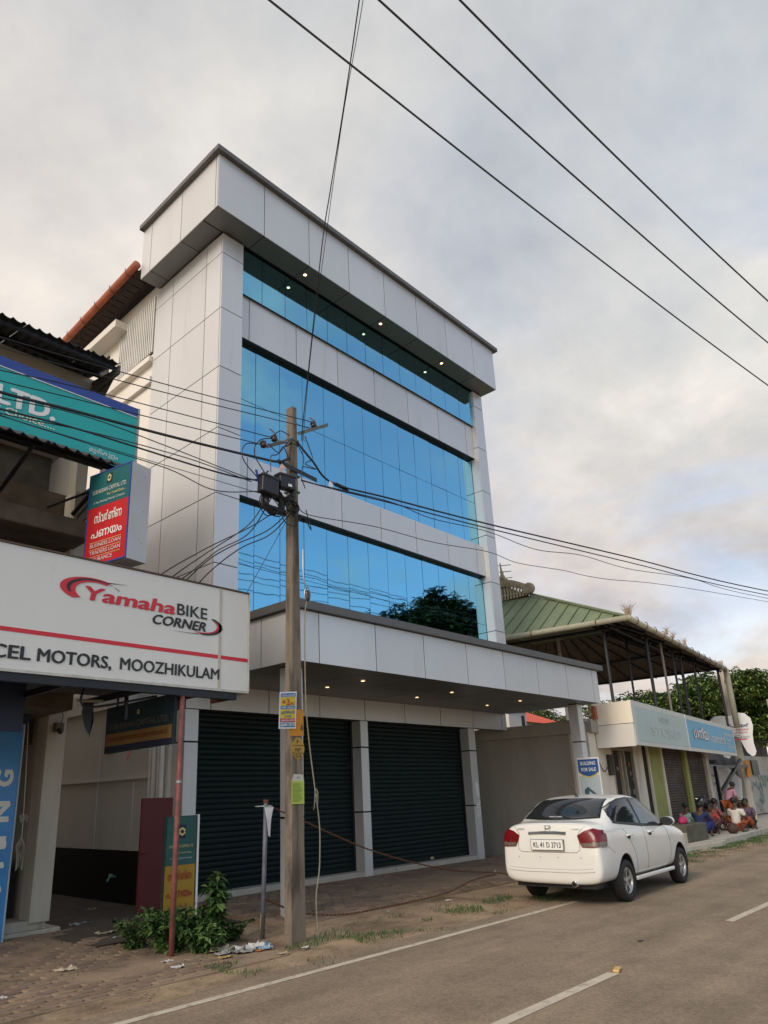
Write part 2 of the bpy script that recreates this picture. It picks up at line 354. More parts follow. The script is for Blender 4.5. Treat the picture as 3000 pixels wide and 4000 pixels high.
# glass: three bands, every pane a part
yg = 11.04; gx = [xl1]+[8.64+.70*i for i in range(12)]+[xr0]
rows = [(12.56, 13.835), (8.60, 10.02), (10.02, 11.46), (4.55, 6.235), (6.235, 7.66)]
MB().box(xl1, xr0, 10.845, 10.87, 12.57, 13.83).box(xl1, xr0, yg+.012, yg+.05, 4.5, 13.83).obj('window_backing', JOINT, B)
for z0, z1 in rows:
    for a, b in zip(gx[:-1], gx[1:]):
        o = MB().box(-(b-a)/2+.006, (b-a)/2-.006, 0, .008, -(z1-z0)/2+.006, (z1-z0)/2-.006).obj('glass_pane', GLS, B)
        o.location = ((a+b)/2, yg if z0 < 12 else 10.83, (z0+z1)/2); o.rotation_euler = (rnd.gauss(0, .0022), 0, rnd.gauss(0, .0028))
# canopy
cx0, cx1, cy = 7.37, 17.90, 8.33; cj = [cx0, 7.88, 9.26, 10.63, 12.03, 13.41, 14.82, 16.21, 17.60, cx1]; cz0, cz1 = 3.775, 4.61
jb.box(cx0+.02, cx1-.02, cy+.02, 11.13, cz0+.03, cz1)
for a, b in zip(cj[:-1], cj[1:]): panel(a+(G if a > cx0 else 0), b-(G if b < cx1 else 0), cy, cy+.018, cz0, cz1)
for a, b in zip((cy+.02, 9.2, 10.1), (9.2, 10.1, 11.14)):
    panel(cx0, cx0+.018, a+G, b-G, cz0, cz1); panel(cx1-.018, cx1, a+G, b-G, cz0, cz1)
for a, b in zip(cj[:-1], cj[1:]):
    for c, d in ((cy+.02, 9.62), (9.62, 11.14)):
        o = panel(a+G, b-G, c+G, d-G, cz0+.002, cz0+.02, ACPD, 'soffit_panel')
coping(7.28, 18.10, 8.24, 10.7, 4.625, 4.76, 1.38)
MB().box(7.5, 17.8, 8.42, 10.72, 4.56, 4.612).obj('canopy_roof', GRY, B)
# transom band over the shutters
tj = [7.22, 7.76, 9.14, 10.53, 11.93, 13.33, 14.73, 16.14, 17.54, 17.80]; yb2 = 11.15
for a, b in zip(tj[:-1], tj[1:]): panel(a+G, b-G, yb2, yb2+.018, 3.32, cz0)
jb.box(7.24, 17.78, yb2+.02, 11.45, 3.335, cz0+.1)
for y0, y1 in ((yb2+.02, 11.9), (11.9, 12.85)): panel(7.22, 7.238, y0+G, y1-G, 3.62, 4.6)
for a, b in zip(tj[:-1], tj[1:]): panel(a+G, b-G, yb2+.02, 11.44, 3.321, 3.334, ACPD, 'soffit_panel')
# ground floor columns
for c0, c1 in ((7.22, 7.50), (11.76, 12.0), (15.88, 16.18)):
    jb.box(c0+.015, c1-.015, yb2+.02, 11.6, 0, 3.33)
    for z0, z1 in ((.05, 1.37), (1.37, 2.73), (2.73, 3.318)):
        panel(c0, c1, yb2, yb2+.018, z0+G*1.6, z1-G*1.6, ACP); panel(c0, c0+.014, yb2+.02, 11.5, z0+G*1.6, z1-G*1.6); panel(c1-.014, c1, yb2+.02, 11.5, z0+G*1.6, z1-G*1.6)
for c0, c1 in ((7.61, 7.87), (17.37, 17.63)):
    jb.box(c0+.015, c1-.015, 8.76, 8.99, -.05, 3.78)
    for z0, z1 in ((-.02, 1.42), (1.42, 2.82), (2.82, 3.772)):
        panel(c0, c1, 8.74, 8.758, z0+G*1.6, z1-G*1.6); panel(c0, c0+.014, 8.76, 9.0, z0+G*1.6, z1-G*1.6); panel(c1-.014, c1, 8.76, 9.0, z0+G*1.6, z1-G*1.6)
jb.obj('joint_backing', JOINT, B)
# sills and roller shutters
for a, b in ((7.50, 11.76), (12.0, 15.88)):
    MB().box(a, b, 11.17, 11.55, .02, .185).obj('sill', CONL, B, bevel=.01)
def slat_mesh(w, p=.1):
    n = 6; prof = [(-.001, 0), (-.012, .004), (-.018, .03), (-.018, .055), (-.010, .085), (.004, .095), (.006, .1)]
    return MB().add([(x, y, z*p/.1) for x in (0, w) for y, z in prof], [(i, i+1, 7+i+1, 7+i) for i in range(6)]).mesh('slat', SHUT, False)
for a, b in ((7.50, 11.76), (12.0, 15.88)):
    sh = MB().box(a, b, 11.475, 11.5, .185, 3.33).obj('roller_shutter', SHUT, B)
    me = slat_mesh(b-a-.10); z = .28
    for i in range(31): link(me, 'slat', sh, loc=(a+.05, 11.455, z)); z += .0985
    MB().box(a+.03, b-.03, 11.43, 11.47, .187, .28).obj('bottom_rail', SHUT, sh)
    for q in (a+.001, b-.051): MB().box(q, q+.05, 11.41, 11.47, .187, 3.32).obj('guide_rail', FRM, sh)
    MB().box((a+b)/2-.02+.4, (a+b)/2+.09+.4, 11.415, 11.43, .21, .26).obj('handle', mat('brass_lock', (.42, .36, .22), .5, .3), sh)
# downlights
LMP = lamp('lamp_glow', 3.2)
def downlight(x, y, z):
    o = thing_part = MB().lathe([(.001, -.004), (.038, -.004)], Matrix.Translation((x, y, z)), 16).obj('downlight', LMP, B)
    MB().lathe([(.038, -.002), (.040, -.008), (.050, -.007), (.052, 0)], Matrix.Translation((x, y, z)), 16).obj('trim_ring', WPT, o)
for x, y in ((9.72, 10.52), (12.46, 10.52), (15.16, 10.52)): downlight(x, y, fz0-.003)
for x, y in ((9.81, 10.16), (9.83, 9.21), (12.63, 10.18), (12.66, 9.23), (15.46, 10.2), (15.42, 9.22)): downlight(x, y, cz0-.002)
# plain left flank behind the cladding: wall with black base, ledges, vents, eave, gutter
MB().box(7.12, 7.51, 11.55, 22, .0, .90).obj('painted_base', BLK, B); MB().box(7.14, 7.512, 11.52, 22, .9, 3.55).obj('wall', WHT, B)
MB().box(7.02, 7.53, 12.86, 22, 3.55, 3.95).obj('lintel_beam', WHT, B); MB().box(7.09, 7.14, 12.15, 22, 2.15, 2.19).obj('ledge', WHT2, B)
for i, y in enumerate((11.62, 11.74, 11.88, 12.02)): MB().tube([(7.08, y, .1), (7.08, y, 3.5)], (.045, .03, .05, .035)[i], 8).obj('drain_pipe', WHT2, B, True)
MB().tube([(7.1, 14.0, .9), (7.1, 14.0, 3.5)], .012, 6).obj('conduit', WHT2, B); MB().tube([(7.1, 12.6, .9), (7.1, 12.6, 2.1)], .012, 6).obj('conduit', WHT2, B)
MB().box(7.1, 7.14, 13.55, 13.75, 2.7, 2.98).obj('vent_opening', mat('green_vent', (.04, .06, .035), .6), B)
tp = MB().tube([(7.14, 13.1, .45), (7.0, 13.1, .45), (6.96, 13.1, .38)], .016, 8).obj('water_tap', mat('pale_green_plastic', (.2, .4, .3), .4), B); MB().box(7.01, 7.04, 13.05, 13.15, .46, .5).obj('handle', MATS['pale_green_plastic'], tp)
MB().box(7.37, 7.525, 13.53, 17.5, 11.82, 11.96).obj('ledge', WHT2, B); MB().box(7.42, 7.526, 13.53, 17.5, 11.25, 11.42).obj('ledge', WHT2, B)
lv = MB().box(7.495, 7.522, 13.56, 15.30, 12.12, 13.75).obj('louvre_panel', mat('louvre_shadow', (.05, .048, .045), .9), B)
me = MB().box(-.014, .014, -.026, .026, 0, 1.6).mesh('louvre_blade', mat('louvre_white', (.55, .54, .51), .6))
for i in range(19): link(me, 'louvre_blade', lv, loc=(7.47, 13.60+i*.092, 12.14-.004*i))
MB().box(7.12, 7.527, 14.9, 18, 13.42, 13.62).obj('window_hood', WHT2, B)
MB().box(7.49, 7.53, 15.9, 16.4, 11.98, 13.2).obj('window', FRM, B)
TER = mat('terracotta', (.34, .095, .045), .7, 0, .2, 4, .2)
TERD = mat('old_clay_tile', (.045, .028, .024), .85, 0, .3, 5, .4)
rf = MB().add([(6.95, 13.41, 14.18), (6.95, 19, 13.90), (12.5, 19, 16.1), (12.5, 13.41, 16.38), (6.95, 13.41, 14.10), (6.95, 19, 13.82), (12.5, 19, 16.0), (12.5, 13.41, 16.28)], [(0, 1, 2, 3), (4, 7, 6, 5), (0, 4, 5, 1), (1, 5, 6, 2), (2, 6, 7, 3), (3, 7, 4, 0)]).obj('tiled_roof', TERD, B)
for i in range(22):
    y = 13.5+i*.25; MB().box(6.90, 7.25, y, y+.235, 14.11-.05*(y-13.4), 14.16-.05*(y-13.4)).obj('roof_tile', TERD, rf)
gt = MB().tube([(6.83, 13.41, 14.22), (6.83, 19, 13.94)], 0.10, 14).obj('gutter', TER, B, True)
for i in range(6):
    y = 13.75+.78*i; z = 14.22-(y-13.41)*.05; MB().tube([(6.83+.13*math.cos(a), y, z+.13*math.sin(a)) for a in np.linspace(-3.4, .9, 12)], .009, 5).obj('bracket', RUST, gt)
# papers on the right shutter column
for i, (x0, x1, z0, z1, t) in enumerate(((16.0, 16.12, 1.58, 1.92, .02), (15.98, 16.13, 1.1, 1.44, -.05))):
    o = thing('notice', ('upper' if i == 0 else 'lower')+' white paper notice stuck on the right shutter column', 'notice', (x0, yb2-.01, z0))
    MB().add([(x0, yb2-.012, z0+t), (x1, yb2-.02, z0-t), (x1, yb2-.01, z1-t), ((x0+x1)/2, yb2-.016, z1+.01), (x0, yb2-.006, z1+t)], [(0, 1, 2, 3, 4)]).obj('sheet', WPT, o)
    if i:
        for q in range(7): MB().box(x0+.02, x1-.03, yb2-.0205, yb2-.0200, z0+.05+q*.035, z0+.056+q*.035).obj('printed_line', INK, o)
# ================================================================== LEFT BUILDING
LB = thing('shop_building', 'old cream shop building with dark corrugated sheet roofs at the left edge', 'building', (2, 11.5, 0))
w = MB().box(-4, 3.2, 11.62, 20, 0, 6.4).box(3.2, 5.0, 12.6, 20, 0, 6.4).box(-4, 5.02, 11.05, 20, 7.4, 9.05).box(-4, 5.02, 12.6, 20, 6.4, 7.4)
w.obj('wall', WHT, LB)
MB().box(4.73, 5.02, 11.05, 11.42, .15, 3.35).obj('pillar', CONL, LB, bevel=.01); MB().box(4.93, 5.02, 11.43, 20, 0, 3.35).obj('side_wall', GRY, LB)
MB().box(-3, 5.20, 11.05, 11.62, -.02, .055).obj('step', CONL, LB, bevel=.015); MB().box(-3, 4.99, 11.10, 11.62, .055, .185).obj('step', CONL, LB, bevel=.01)
MB().box(-4, 4.66, 10.1, 11.7, 3.02, 3.34).obj('sunshade', mat('grimy_shaded_concrete', (.11, .085, .06), .92, 0, .3, 3, .4, 50), LB, bevel=.02)
MB().box(-4, 5.02, 9.5, 12.6, 3.36, 3.6).obj('floor_slab', GRY, LB)
sh = MB().box(3.2, 4.72, 12.5, 12.58, .19, 3.1).obj('back_wall', mat('dim_interior', (.03, .025, .02), .9), LB)
rs = MB().box(4.15, 4.72, 11.55, 11.56, 2.64, 3.2).obj('roller_shutter', mat('brown_shutter', (.085, .065, .045), .6, .2, .3, 4), LB)
for i in range(7): MB().tube([(4.15, 11.545, 2.66+i*.082), (4.72, 11.545, 2.66+i*.082)], .022, 6).obj('slat', MATS['brown_shutter'], rs)
MB().box(3.2, 4.6, 11.9, 12.45, .19, 1.0).obj('counter', mat('dark_wood', (.05, .035, .025), .7), LB)
# upper storey: balcony opening, parapet pillar
MB().box(-4, 4.45, 11.2, 11.3, 3.6, 5.6).obj('dark_window_wall', mat('smoky_glass', (.035, .033, .03), .35, .2, .4, 1.5), LB)
MB().box(4.32, 4.62, 9.9, 10.25, 3.6, 6.3).obj('pillar', CONL, LB); MB().box(-4, 4.62, 10.3, 11.2, 5.62, 6.35).obj('beam', MATS['grimy_shaded_concrete'], LB)  # deep shade under the roofs is put into the dark concrete colour
MB().box(-4, 4.38, 9.35, 10.3, 5.35, 5.62).obj('sunshade', MATS['grimy_shaded_concrete'], LB, bevel=.03); MB().box(4.46, 4.64, 10.26, 12.6, 3.6, 7.3).obj('side_wall', GRY, LB); MB().box(-4, 4.46, 11.3, 11.6, 5.6, 7.4).obj('inner_wall', MATS['grimy_shaded_concrete'], LB)
MB().add([(4.38, 9.35, 5.62), (4.38, 9.35, 5.36), (4.12, 9.2, 5.5)], [(0, 1, 2)])
def corrugated(x0, x1, ya, za, yb_, zb, name, m, parent, pitch=.16, amp=.022, th=.012, label=None):
    n = max(1, int((x1-x0)/pitch*4)); top = []; bot = []
    for i in range(n+1):
        x = x0+(x1-x0)*i/n; s = (0, 1, .35, 0)[i % 4]*amp*2
        for (y, z) in ((ya, za), (yb_, zb)): top.append((x, y, z+s)); bot.append((x, y, z+s-th))
    k_ = len(top); fs = [(2*i, 2*i+2, 2*i+3, 2*i+1) for i in range(n)]+[(k_+2*i, k_+2*i+1, k_+2*i+3, k_+2*i+2) for i in range(n)]+[(2*i, k_+2*i, k_+2*i+2, 2*i+2) for i in range(n)]
    return MB().add(top+bot, fs).obj(name, m, parent)
x = -4.0; i = 0
while x < 4.42: b = min(x+1.05, 4.43); corrugated(x, b-.004, 8.55+.01*(i % 2), 6.22+.006*(i % 3), 9.38, 6.62, 'roof_sheet', CORR, LB); x = b; i += 1
for y, z in ((8.75, 6.28), (9.25, 6.5)): MB().box(-4, 4.4, y-.03, y+.03, z-.06, z).obj('purlin', FRM, LB)
MB().box(4.37, 4.40, 8.6, 9.9, 5.75, 6.24).obj('side_trim', mat('dark_trim', (.07, .065, .06), .7), LB)
for x in (2.0, 3.2, 4.3): MB().tube([(x, 8.7, 6.24), (x, 9.9, 5.9)], .03, 6).obj('bracket', FRM, LB)
x = -4.0; i = 0
while x < 4.9: b = min(x+1.05, 4.94); corrugated(x, b-.004, 10.0+.01*(i % 2), 8.84+.008*(i % 3), 12.5, 9.40, 'roof_sheet', CORR, LB); x = b; i += 1
for y, z in ((10.12, 8.84), (10.7, 8.97), (11.5, 9.15)): MB().box(-4, 4.9, y-.03, y+.03, z-.06, z).obj('purlin', FRM, LB)
MB().box(4.90, 4.94, 10.02, 12.5, 8.68, 8.84).obj('side_trim', MATS['dark_trim'], LB)
MB().add([(4.93, 10.0, 8.82), (4.93, 11.1, 9.02), (4.98, 11.04, 8.2)], [(0, 1, 2)]).obj('gable_board', MATS['dark_trim'], LB)
tb = MB().tube([(5.06, 10.6, 6.5), (5.06, 10.6, 7.05), (5.08, 10.1, 7.3)], .03, 8).obj('downpipe', TER, LB)

# ---- signs of the left side
def framed(name, label, cat, x0, x1, y0, y1, z0, z1, m, frame=None, loc=None):
    t = thing(name, label, cat, loc or ((x0+x1)/2, (y0+y1)/2, z0))
    MB().box(x0, x1, y0, y1, z0, z1).obj('sign_box', m, t, bevel=.006)
    return t
T = framed('shop_sign', 'long off-white motorcycle shop sign box with a red line across it', 'sign', .4, 6.17, 8.0, 8.3, 3.145, 4.555, SGN)
MB().box(.4, 6.18, 7.985, 8.31, 4.557, 4.578).obj('top_edge', mat('rust_edge', (.09, .06, .045), .8), T); MB().box(.4, 6.18, 7.985, 8.31, 3.115, 3.143).obj('bottom_edge', mat('edge_steel', (.5, .49, .43), .5, .2, .2, 5), T)
MB().box(6.172, 6.19, 7.985, 8.31, 3.143, 4.557).obj('end_edge', MATS['edge_steel'], T)
MB().box(5.66, 5.70, 7.992, 7.999, 3.145, 4.555).obj('joint_strip', mat('dirty_strip', (.46, .43, .36), .6), T)
MB().box(.4, 6.165, 7.9965, 7.9995, 3.555, 3.605).obj('red_line', RED, T)
F = lambda x, z: (x, 7.995, z)
text('Yamaha', T, F(3.72, 4.065), X, Z, 1.23, .165, RED, shear=.12, bold=.045)
text('BIKE', T, F(4.99, 4.07), X, Z, .47, .155, INK, bold=.02)
text('CORNER', T, F(4.64, 3.90), X, Z, .80, .125, INK, shear=.25, bold=.05)
text('MARCEL', T, F(2.20, 3.262), X, Z, .95, .145, INK, bold=.042); text('MOTORS,', T, F(3.23, 3.262), X, Z, .88, .145, INK, bold=.042)
text('MOOZHIKULAM', T, F(4.23, 3.268), X, Z, 1.45, .145, INK, bold=.034)
def arc(cx_, cz_, rx, rz_, a0, a1, n=18): return [(cx_+rx*math.cos(R(a0+(a1-a0)*i/n)), cz_+rz_*math.sin(R(a0+(a1-a0)*i/n))) for i in range(n+1)]
sw = lambda p, m, d: poly_print([(a, b) for a, b in p], T, (0, 7.995, 0), X, Z, m, 'swoosh', d)
sw(arc(3.80, 4.185, .40, .155, 55, 235)+arc(3.85, 4.165, .26, .125, 225, 60), RED, .003)
sw(arc(3.82, 4.185, .34, .142, 25, 205)+arc(3.86, 4.172, .335, .138, 200, 22), INK, .005)
sw([(4.0, 4.318), (4.3, 4.335), (4.0, 4.307)], INK, .005)
sw(arc(5.42, 3.98, .30, .13, -100, 62)+arc(5.36, 3.99, .29, .11, 55, -95), INK, .003)
sw(arc(5.38, 3.985, .28, .118, -110, 40)+arc(5.36, 3.99, .272, .11, 38, -108), RED, .005)
sw([(4.85, 3.842), (5.34, 3.857), (5.34, 3.848)], INK, .004)
# steel frame under the sign
fr = thing('sign_frame', 'dark steel frame carrying the long off-white sign box', 'frame', (3, 8.4, 3.0))
MB().box(.4, 6.0, 8.02, 8.10, 3.02, 3.11).obj('beam', FRM, fr); MB().box(.4, 5.2, 8.35, 9.9, 3.22, 3.30).obj('roof_sheet', MATS['dark_trim'], fr)
for x in (2.6, 3.6, 4.55, 5.35, 5.9): MB().box(x, x+.05, 8.05, 8.5 if x > 5 else 9.6, 2.97+.05, 3.10).obj('cross_bar', RUST if x > 5.3 else FRM, fr)
MB().tube(catmull([(3.95, 8.3, 3.08), (3.9, 8.25, 2.88), (4.1, 8.3, 2.84), (4.9, 8.25, 3.02)]), .016, 6).obj('bent_rod', FRM, fr)
MB().box(4.66, 4.70, 8.6, 8.64, 2.75, 3.1).obj('hanger', FRM, fr)
t = thing('red_post', 'thin rusty red pipe post standing in the weeds below the sign', 'post', (5.15, 8.06, 0))
MB().tube([(5.15, 8.06, -.02), (5.155, 8.06, 1.2), (5.165, 8.06, 3.1)], .034, 12).obj('pipe', mat('faded_red_paint', (.20, .065, .055), .7, .1, .35, 6, .3, 60, stain=((.10, .06, .045), .8, 9, .5)), t, True)
MB().lathe([(.036, -.02), (.042, -.015), (.042, .015), (.036, .02)], Matrix.Translation((5.16, 8.06, 1.95)), 12).obj('clamp', STL, t)
T = thing('fascia_sign', 'turquoise finance company fascia board with a deep blue top stripe', 'sign', (2.5, 9.4, 6.85))
MB().box(-3, 5.0, 9.4, 9.46, 6.60, 7.75).obj('board', TEAL, T); MB().box(-3, 5.002, 9.39, 9.398, 7.60, 7.75).obj('blue_stripe', BLUE, T); MB().box(-3, 5.003, 9.388, 9.397, 7.588, 7.60).obj('white_line', WPT, T)
MB().box(4.98, 5.012, 9.38, 9.47, 6.60, 7.752).obj('edge_strip', STL, T); MB().box(4.6, 5.02, 9.47, 9.75, 6.6, 7.72).obj('return_panel', GRY, T)
F = lambda x, z: (x, 9.395, z)
text('SUBHKIRAN CAPITAL LTD.', T, F(-1.2, 7.04), X, Z, 4.88, .28, WPT, bold=.06); text('Your Trusted Choice....', T, F(1.9, 6.895), X, Z, 1.80, .11, mat('cream_vinyl', (.72, .66, .50), .5, var=0), bold=.02)
text('മൂഴികുളം', T, F(4.24, 6.75), X, Z, .46, .07, WPT, bold=.006)
# projecting box sign
CHX = [(.012, .20, .20), (.008, .09, .09)]
DTEAL = mat('dark_teal_vinyl', (.006, .10, .105), .45, 0, .08); DRED = mat('bright_red_vinyl', (.46, .012, .016), .45, 0, .06); CRM = mat('yellowish_print', (.62, .50, .22), .5, var=0); SLV = mat('silver_print', (.55, .55, .53), .5, var=0)
T = thing('projecting_sign', 'teal and red loan office box sign sticking out over the long white sign', 'sign', (4.33, 8.6, 4.7))
MB().box(4.215, 4.54, 8.0, 9.15, 4.70, 6.06).obj('sign_box', mat('pale_sheet_metal', (.52, .54, .54), .5, .1, .05, 2), T, bevel=.004)
MB().box(4.205, 4.213, 8.02, 9.13, 5.55, 6.04).obj('teal_face', DTEAL, T); MB().box(4.205, 4.213, 8.02, 9.13, 4.72, 5.548).obj('red_face', DRED, T)
for a, b, c, d in ((8.0, 8.025, 4.7, 6.06), (9.125, 9.15, 4.7, 6.06), (8.025, 9.125, 4.70, 4.722), (8.025, 9.125, 6.04, 6.06)): MB().box(4.200, 4.214, a, b, c, d).obj('blue_edge', BLUE, T)
nY = (0, -1, 0); F = lambda y, z: (4.203, y, z)
MB().box(4.201, 4.204, 8.51, 8.65, 5.86, 6.0).obj('emblem_plate', INK, T)
def emblem(par_, org, xd, s):
    for sgn in (1, -1):
        c_ = [(0, .30), (.26, .14), (.26, .02), (.14, -.06), (.14, .06), (0, .15), (-.14, .06), (-.14, -.02), (-.26, .06), (-.26, .14)]
        poly_print([(a*sgn*s, b*sgn*s) for a, b in c_], par_, org, xd, Z, CRM, 'emblem', .004)
emblem(T, (4.200, 8.58, 5.93), nY, .19)
text('SUBHKIRAN CAPITAL LTD.', T, F(9.03, 5.745), nY, Z, .93, .062, SLV, bold=.012); text('Your Trusted Choice....', T, F(8.62, 5.675), nY, Z, .5, .038, CRM, bold=.01)
text('A Non Banking Financial Company', T, F(8.98, 5.60), nY, Z, .85, .034, SLV)
text('സ്വർണ്ണ', T, F(8.92, 5.31), nY, Z, .74, .13, WPT, bold=.018); text('പണയം', T, F(8.97, 5.10), nY, Z, .82, .12, WPT, bold=.018)
for z, s_ in ((4.965, 'BUSINESS LOAN'), (4.865, 'TRADERS LOAN'), (4.765, 'INSURANCE')):
    text(s_, T, F(8.98, z), nY, Z, .82 if 'LOAN' in s_ else .62, .052, SLV, bold=.012); MB().box(4.201, 4.2045, 8.16, 9.0, z+.068, z+.074).obj('rule', CRM, T)
for y, z in ((8.0, 5.9), (8.0, 5.4), (8.0, 4.95)): MB().box(4.44, 4.448, 7.996, 8.0, z, z+.008).obj('rivet', FRM, T)
T.location = (4.21, 8.0, 4.7); INV[T.name] = Matrix.Translation((-4.21, -8.0, -4.7))
for c_ in T.children: c_.matrix_parent_inverse = INV[T.name]
T.rotation_euler = (0, 0, R(11.7)); T.scale = (1, .73, 1)
MB().tube([(4.3, 9.15, 5.9), (4.3, 10.6, 5.9)], .02, 6).obj('arm', FRM, T); MB().tube([(4.3, 9.15, 4.85), (4.3, 10.6, 4.85)], .02, 6).obj('arm', FRM, T)
T = thing('hanging_sign', 'dim dark teal and ochre company sign hanging below the long white sign', 'sign', (5.1, 9, 2.4))
MB().add([(5.09, 8.12, 2.42), (5.09, 9.92, 2.40), (5.09, 9.92, 3.05), (5.09, 8.12, 3.06), (5.13, 8.12, 2.42), (5.13, 9.92, 2.40), (5.13, 9.92, 3.05), (5.13, 8.12, 3.06)], [(0, 1, 2, 3), (4, 7, 6, 5), (0, 4, 5, 1), (1, 5, 6, 2), (2, 6, 7, 3), (3, 7, 4, 0)]).obj('board', mat('blackish_teal', (.010, .028, .032), .5, 0, .2), T)  # board colour is a near-black teal
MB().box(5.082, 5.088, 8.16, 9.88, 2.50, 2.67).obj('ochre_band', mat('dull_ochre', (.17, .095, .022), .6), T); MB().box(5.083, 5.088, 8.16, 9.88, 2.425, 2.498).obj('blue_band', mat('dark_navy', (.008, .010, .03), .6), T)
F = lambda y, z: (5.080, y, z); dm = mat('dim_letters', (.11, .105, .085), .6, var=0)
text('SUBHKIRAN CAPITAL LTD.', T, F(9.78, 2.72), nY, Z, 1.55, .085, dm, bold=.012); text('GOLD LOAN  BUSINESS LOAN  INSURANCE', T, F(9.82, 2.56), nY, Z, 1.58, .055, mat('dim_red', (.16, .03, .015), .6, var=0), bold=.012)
emblem(T, (5.079, 9.0, 2.91), nY, .12)
MB().tube([(5.11, 9.65, 3.05), (5.11, 9.65, 3.25)], .018, 6).obj('hanger', FRM, T); MB().tube([(5.11, 8.3, 3.06), (5.11, 8.3, 3.25)], .018, 6).obj('hanger', FRM, T)
MB().tube([(5.09, 9.2, 2.41), (5.08, 9.2, 2.34), (5.08, 9.24, 2.28)], .006, 5).obj('ribbon', RED, T)
T = thing('flex_banner', 'tall blue printing shop banner with white letters at the left edge', 'banner', (3.8, 10.9, 0))
BB = mat('banner_blue', (.04, .22, .52), .35, 0, .25, 1.5, .08, 8)
MB().box(3.2, 4.31, 10.88, 10.90, 0, 2.87).obj('sheet', BB, T); MB().tube([(3.2, 10.89, 2.87), (4.31, 10.89, 2.87)], .012, 6).obj('top_rod', STL, T)
MB().box(4.305, 4.32, 10.86, 10.92, 0, 2.88).obj('side_bar', mat('light_bar', (.35, .42, .45), .5), T)
WB = mat('banner_white', (.62, .62, .58), .45, var=0)
for ch, z0, hh in (('G', 2.02, .20), ('N', 1.55, .24), ('I', 1.22, .08), ('T', .86, .22), ('N', .44, .24), ('I', .16, .08)):
    text(ch, T, (4.22, 10.876, z0), Z, (-1, 0, 0), hh, .22, WB, bold=.07)
for ch, z0, hh in (('O', 2.30, .10), ('F', 2.0, .12), ('S', 1.75, .12), ('E', 1.5, .12), ('T', 1.3, .1)):
    text(ch, T, (3.95, 10.876, z0), Z, (-1, 0, 0), hh, .14, WB, bold=.06)
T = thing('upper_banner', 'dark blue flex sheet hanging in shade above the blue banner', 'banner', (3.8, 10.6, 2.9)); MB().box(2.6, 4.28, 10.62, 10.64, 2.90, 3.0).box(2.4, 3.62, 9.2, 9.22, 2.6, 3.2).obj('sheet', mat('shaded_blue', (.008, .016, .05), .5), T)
# security camera, rope tangle, dangling bag
T = thing('security_camera', 'small boxy security camera fixed on top of the left shop pillar', 'camera', (4.86, 10.95, 2.8))
MB().box(4.80, 4.93, 10.93, 11.04, 2.80, 2.93).obj('body', mat('brown_plastic', (.07, .05, .03), .5), T, bevel=.01); MB().tube([(4.86, 10.93, 2.82), (4.84, 10.85, 2.78)], .035, 10).obj('lens', PLBLK, T); MB().tube(catmull([(4.9, 10.98, 2.93), (4.92, 10.98, 3.05), (4.88, 10.98, 3.1)]), .006, 5).obj('cable', CABLE, T)
T = thing('black_bag', 'black plastic bag hanging at the corner of the sign frame', 'bag', (4.25, 8.9, 2.9))
q = MB(); 
for i in range(4): q.add([(4.3+.04*i, 9.0, 3.05), (4.36+.03*i, 9.02, 2.9-.05*i), (4.33+.02*i, 8.98, 2.62-.03*i), (4.27+.02*i, 9.0, 2.85)], [(0, 1, 2, 3)])
q.obj('sheet', PLBLK, T); MB().tube([(4.2, 9, 3.0), (4.55, 9, 3.02)], .02, 6).obj('pipe', GRY, T)
T = thing('rope_tangle', 'frayed cord bundle dangling on a string beside the blue banner', 'cord', (4.42, 10.8, 1.1))
MB().tube(catmull([(4.33, 10.8, 2.9), (4.37, 10.8, 2.2), (4.40, 10.8, 1.5), (4.40, 10.8, 1.2)]), .006, 5).obj('string', mat('pale_string', (.35, .33, .26), .8), T)
q = MB()
for i in range(16):
    a = rnd.uniform(0, 6.28); q.tube(catmull([(4.40, 10.8, 1.32), (4.40+.06*math.cos(a), 10.8+.05*math.sin(a), 1.2), (4.41+.05*math.cos(a+1), 10.8, 1.08), (4.41+.05*math.cos(a), 10.8, .88+rnd.uniform(0, .12))], 4), .004, 4)
for i in range(10):
    a = rnd.uniform(0, 6.28); q.tube(catmull([(4.40, 10.8, 1.62), (4.40+.06*math.cos(a), 10.8, 1.60), (4.41+.05*math.cos(a+1), 10.8, 1.52)], 4), .005, 4)
q.obj('strands', mat('frayed_cord', (.22, .21, .16), .8), T)
# standing boards in the alley
T = thing('red_door', 'plain maroon board leaning in the alley beside the building wall', 'board', (6.65, 11, 0))
MB().box(6.36, 6.93, 10.98, 11.02, .08, 1.79).obj('panel', mat('maroon_paint', (.105, .012, .012), .6, 0, .12, 3), T); MB().tube([(6.35, 10.95, .95), (6.48, 10.95, .96)], .012, 6).obj('latch', RUST, T)
T = thing('standing_sign', 'upright teal and yellow gold loan board behind the weeds', 'sign', (6.03, 9.3, 0))
MB().box(5.76, 6.29, 9.3, 9.34, .05, 1.52).obj('frame', mat('dark_frame', (.03, .03, .035), .5), T); MB().box(5.785, 6.265, 9.288, 9.298, .87, 1.505).obj('teal_face', mat('flat_teal', (.008, .085, .075), .5), T); MB().box(5.785, 6.265, 9.288, 9.298, .08, .868).obj('yellow_face', mat('mustard', (.33, .20, .012), .55, 0, .1), T)
MB().box(6.295, 6.325, 9.29, 9.34, .0, 1.53).obj('white_edge', WPT, T); F = lambda x, z: (x, 9.286, z)
MB().box(5.97, 6.09, 9.284, 9.287, 1.22, 1.40).obj('emblem_plate', MATS['dark_navy'], T); emblem(T, (6.03, 9.282, 1.31), X, .2)
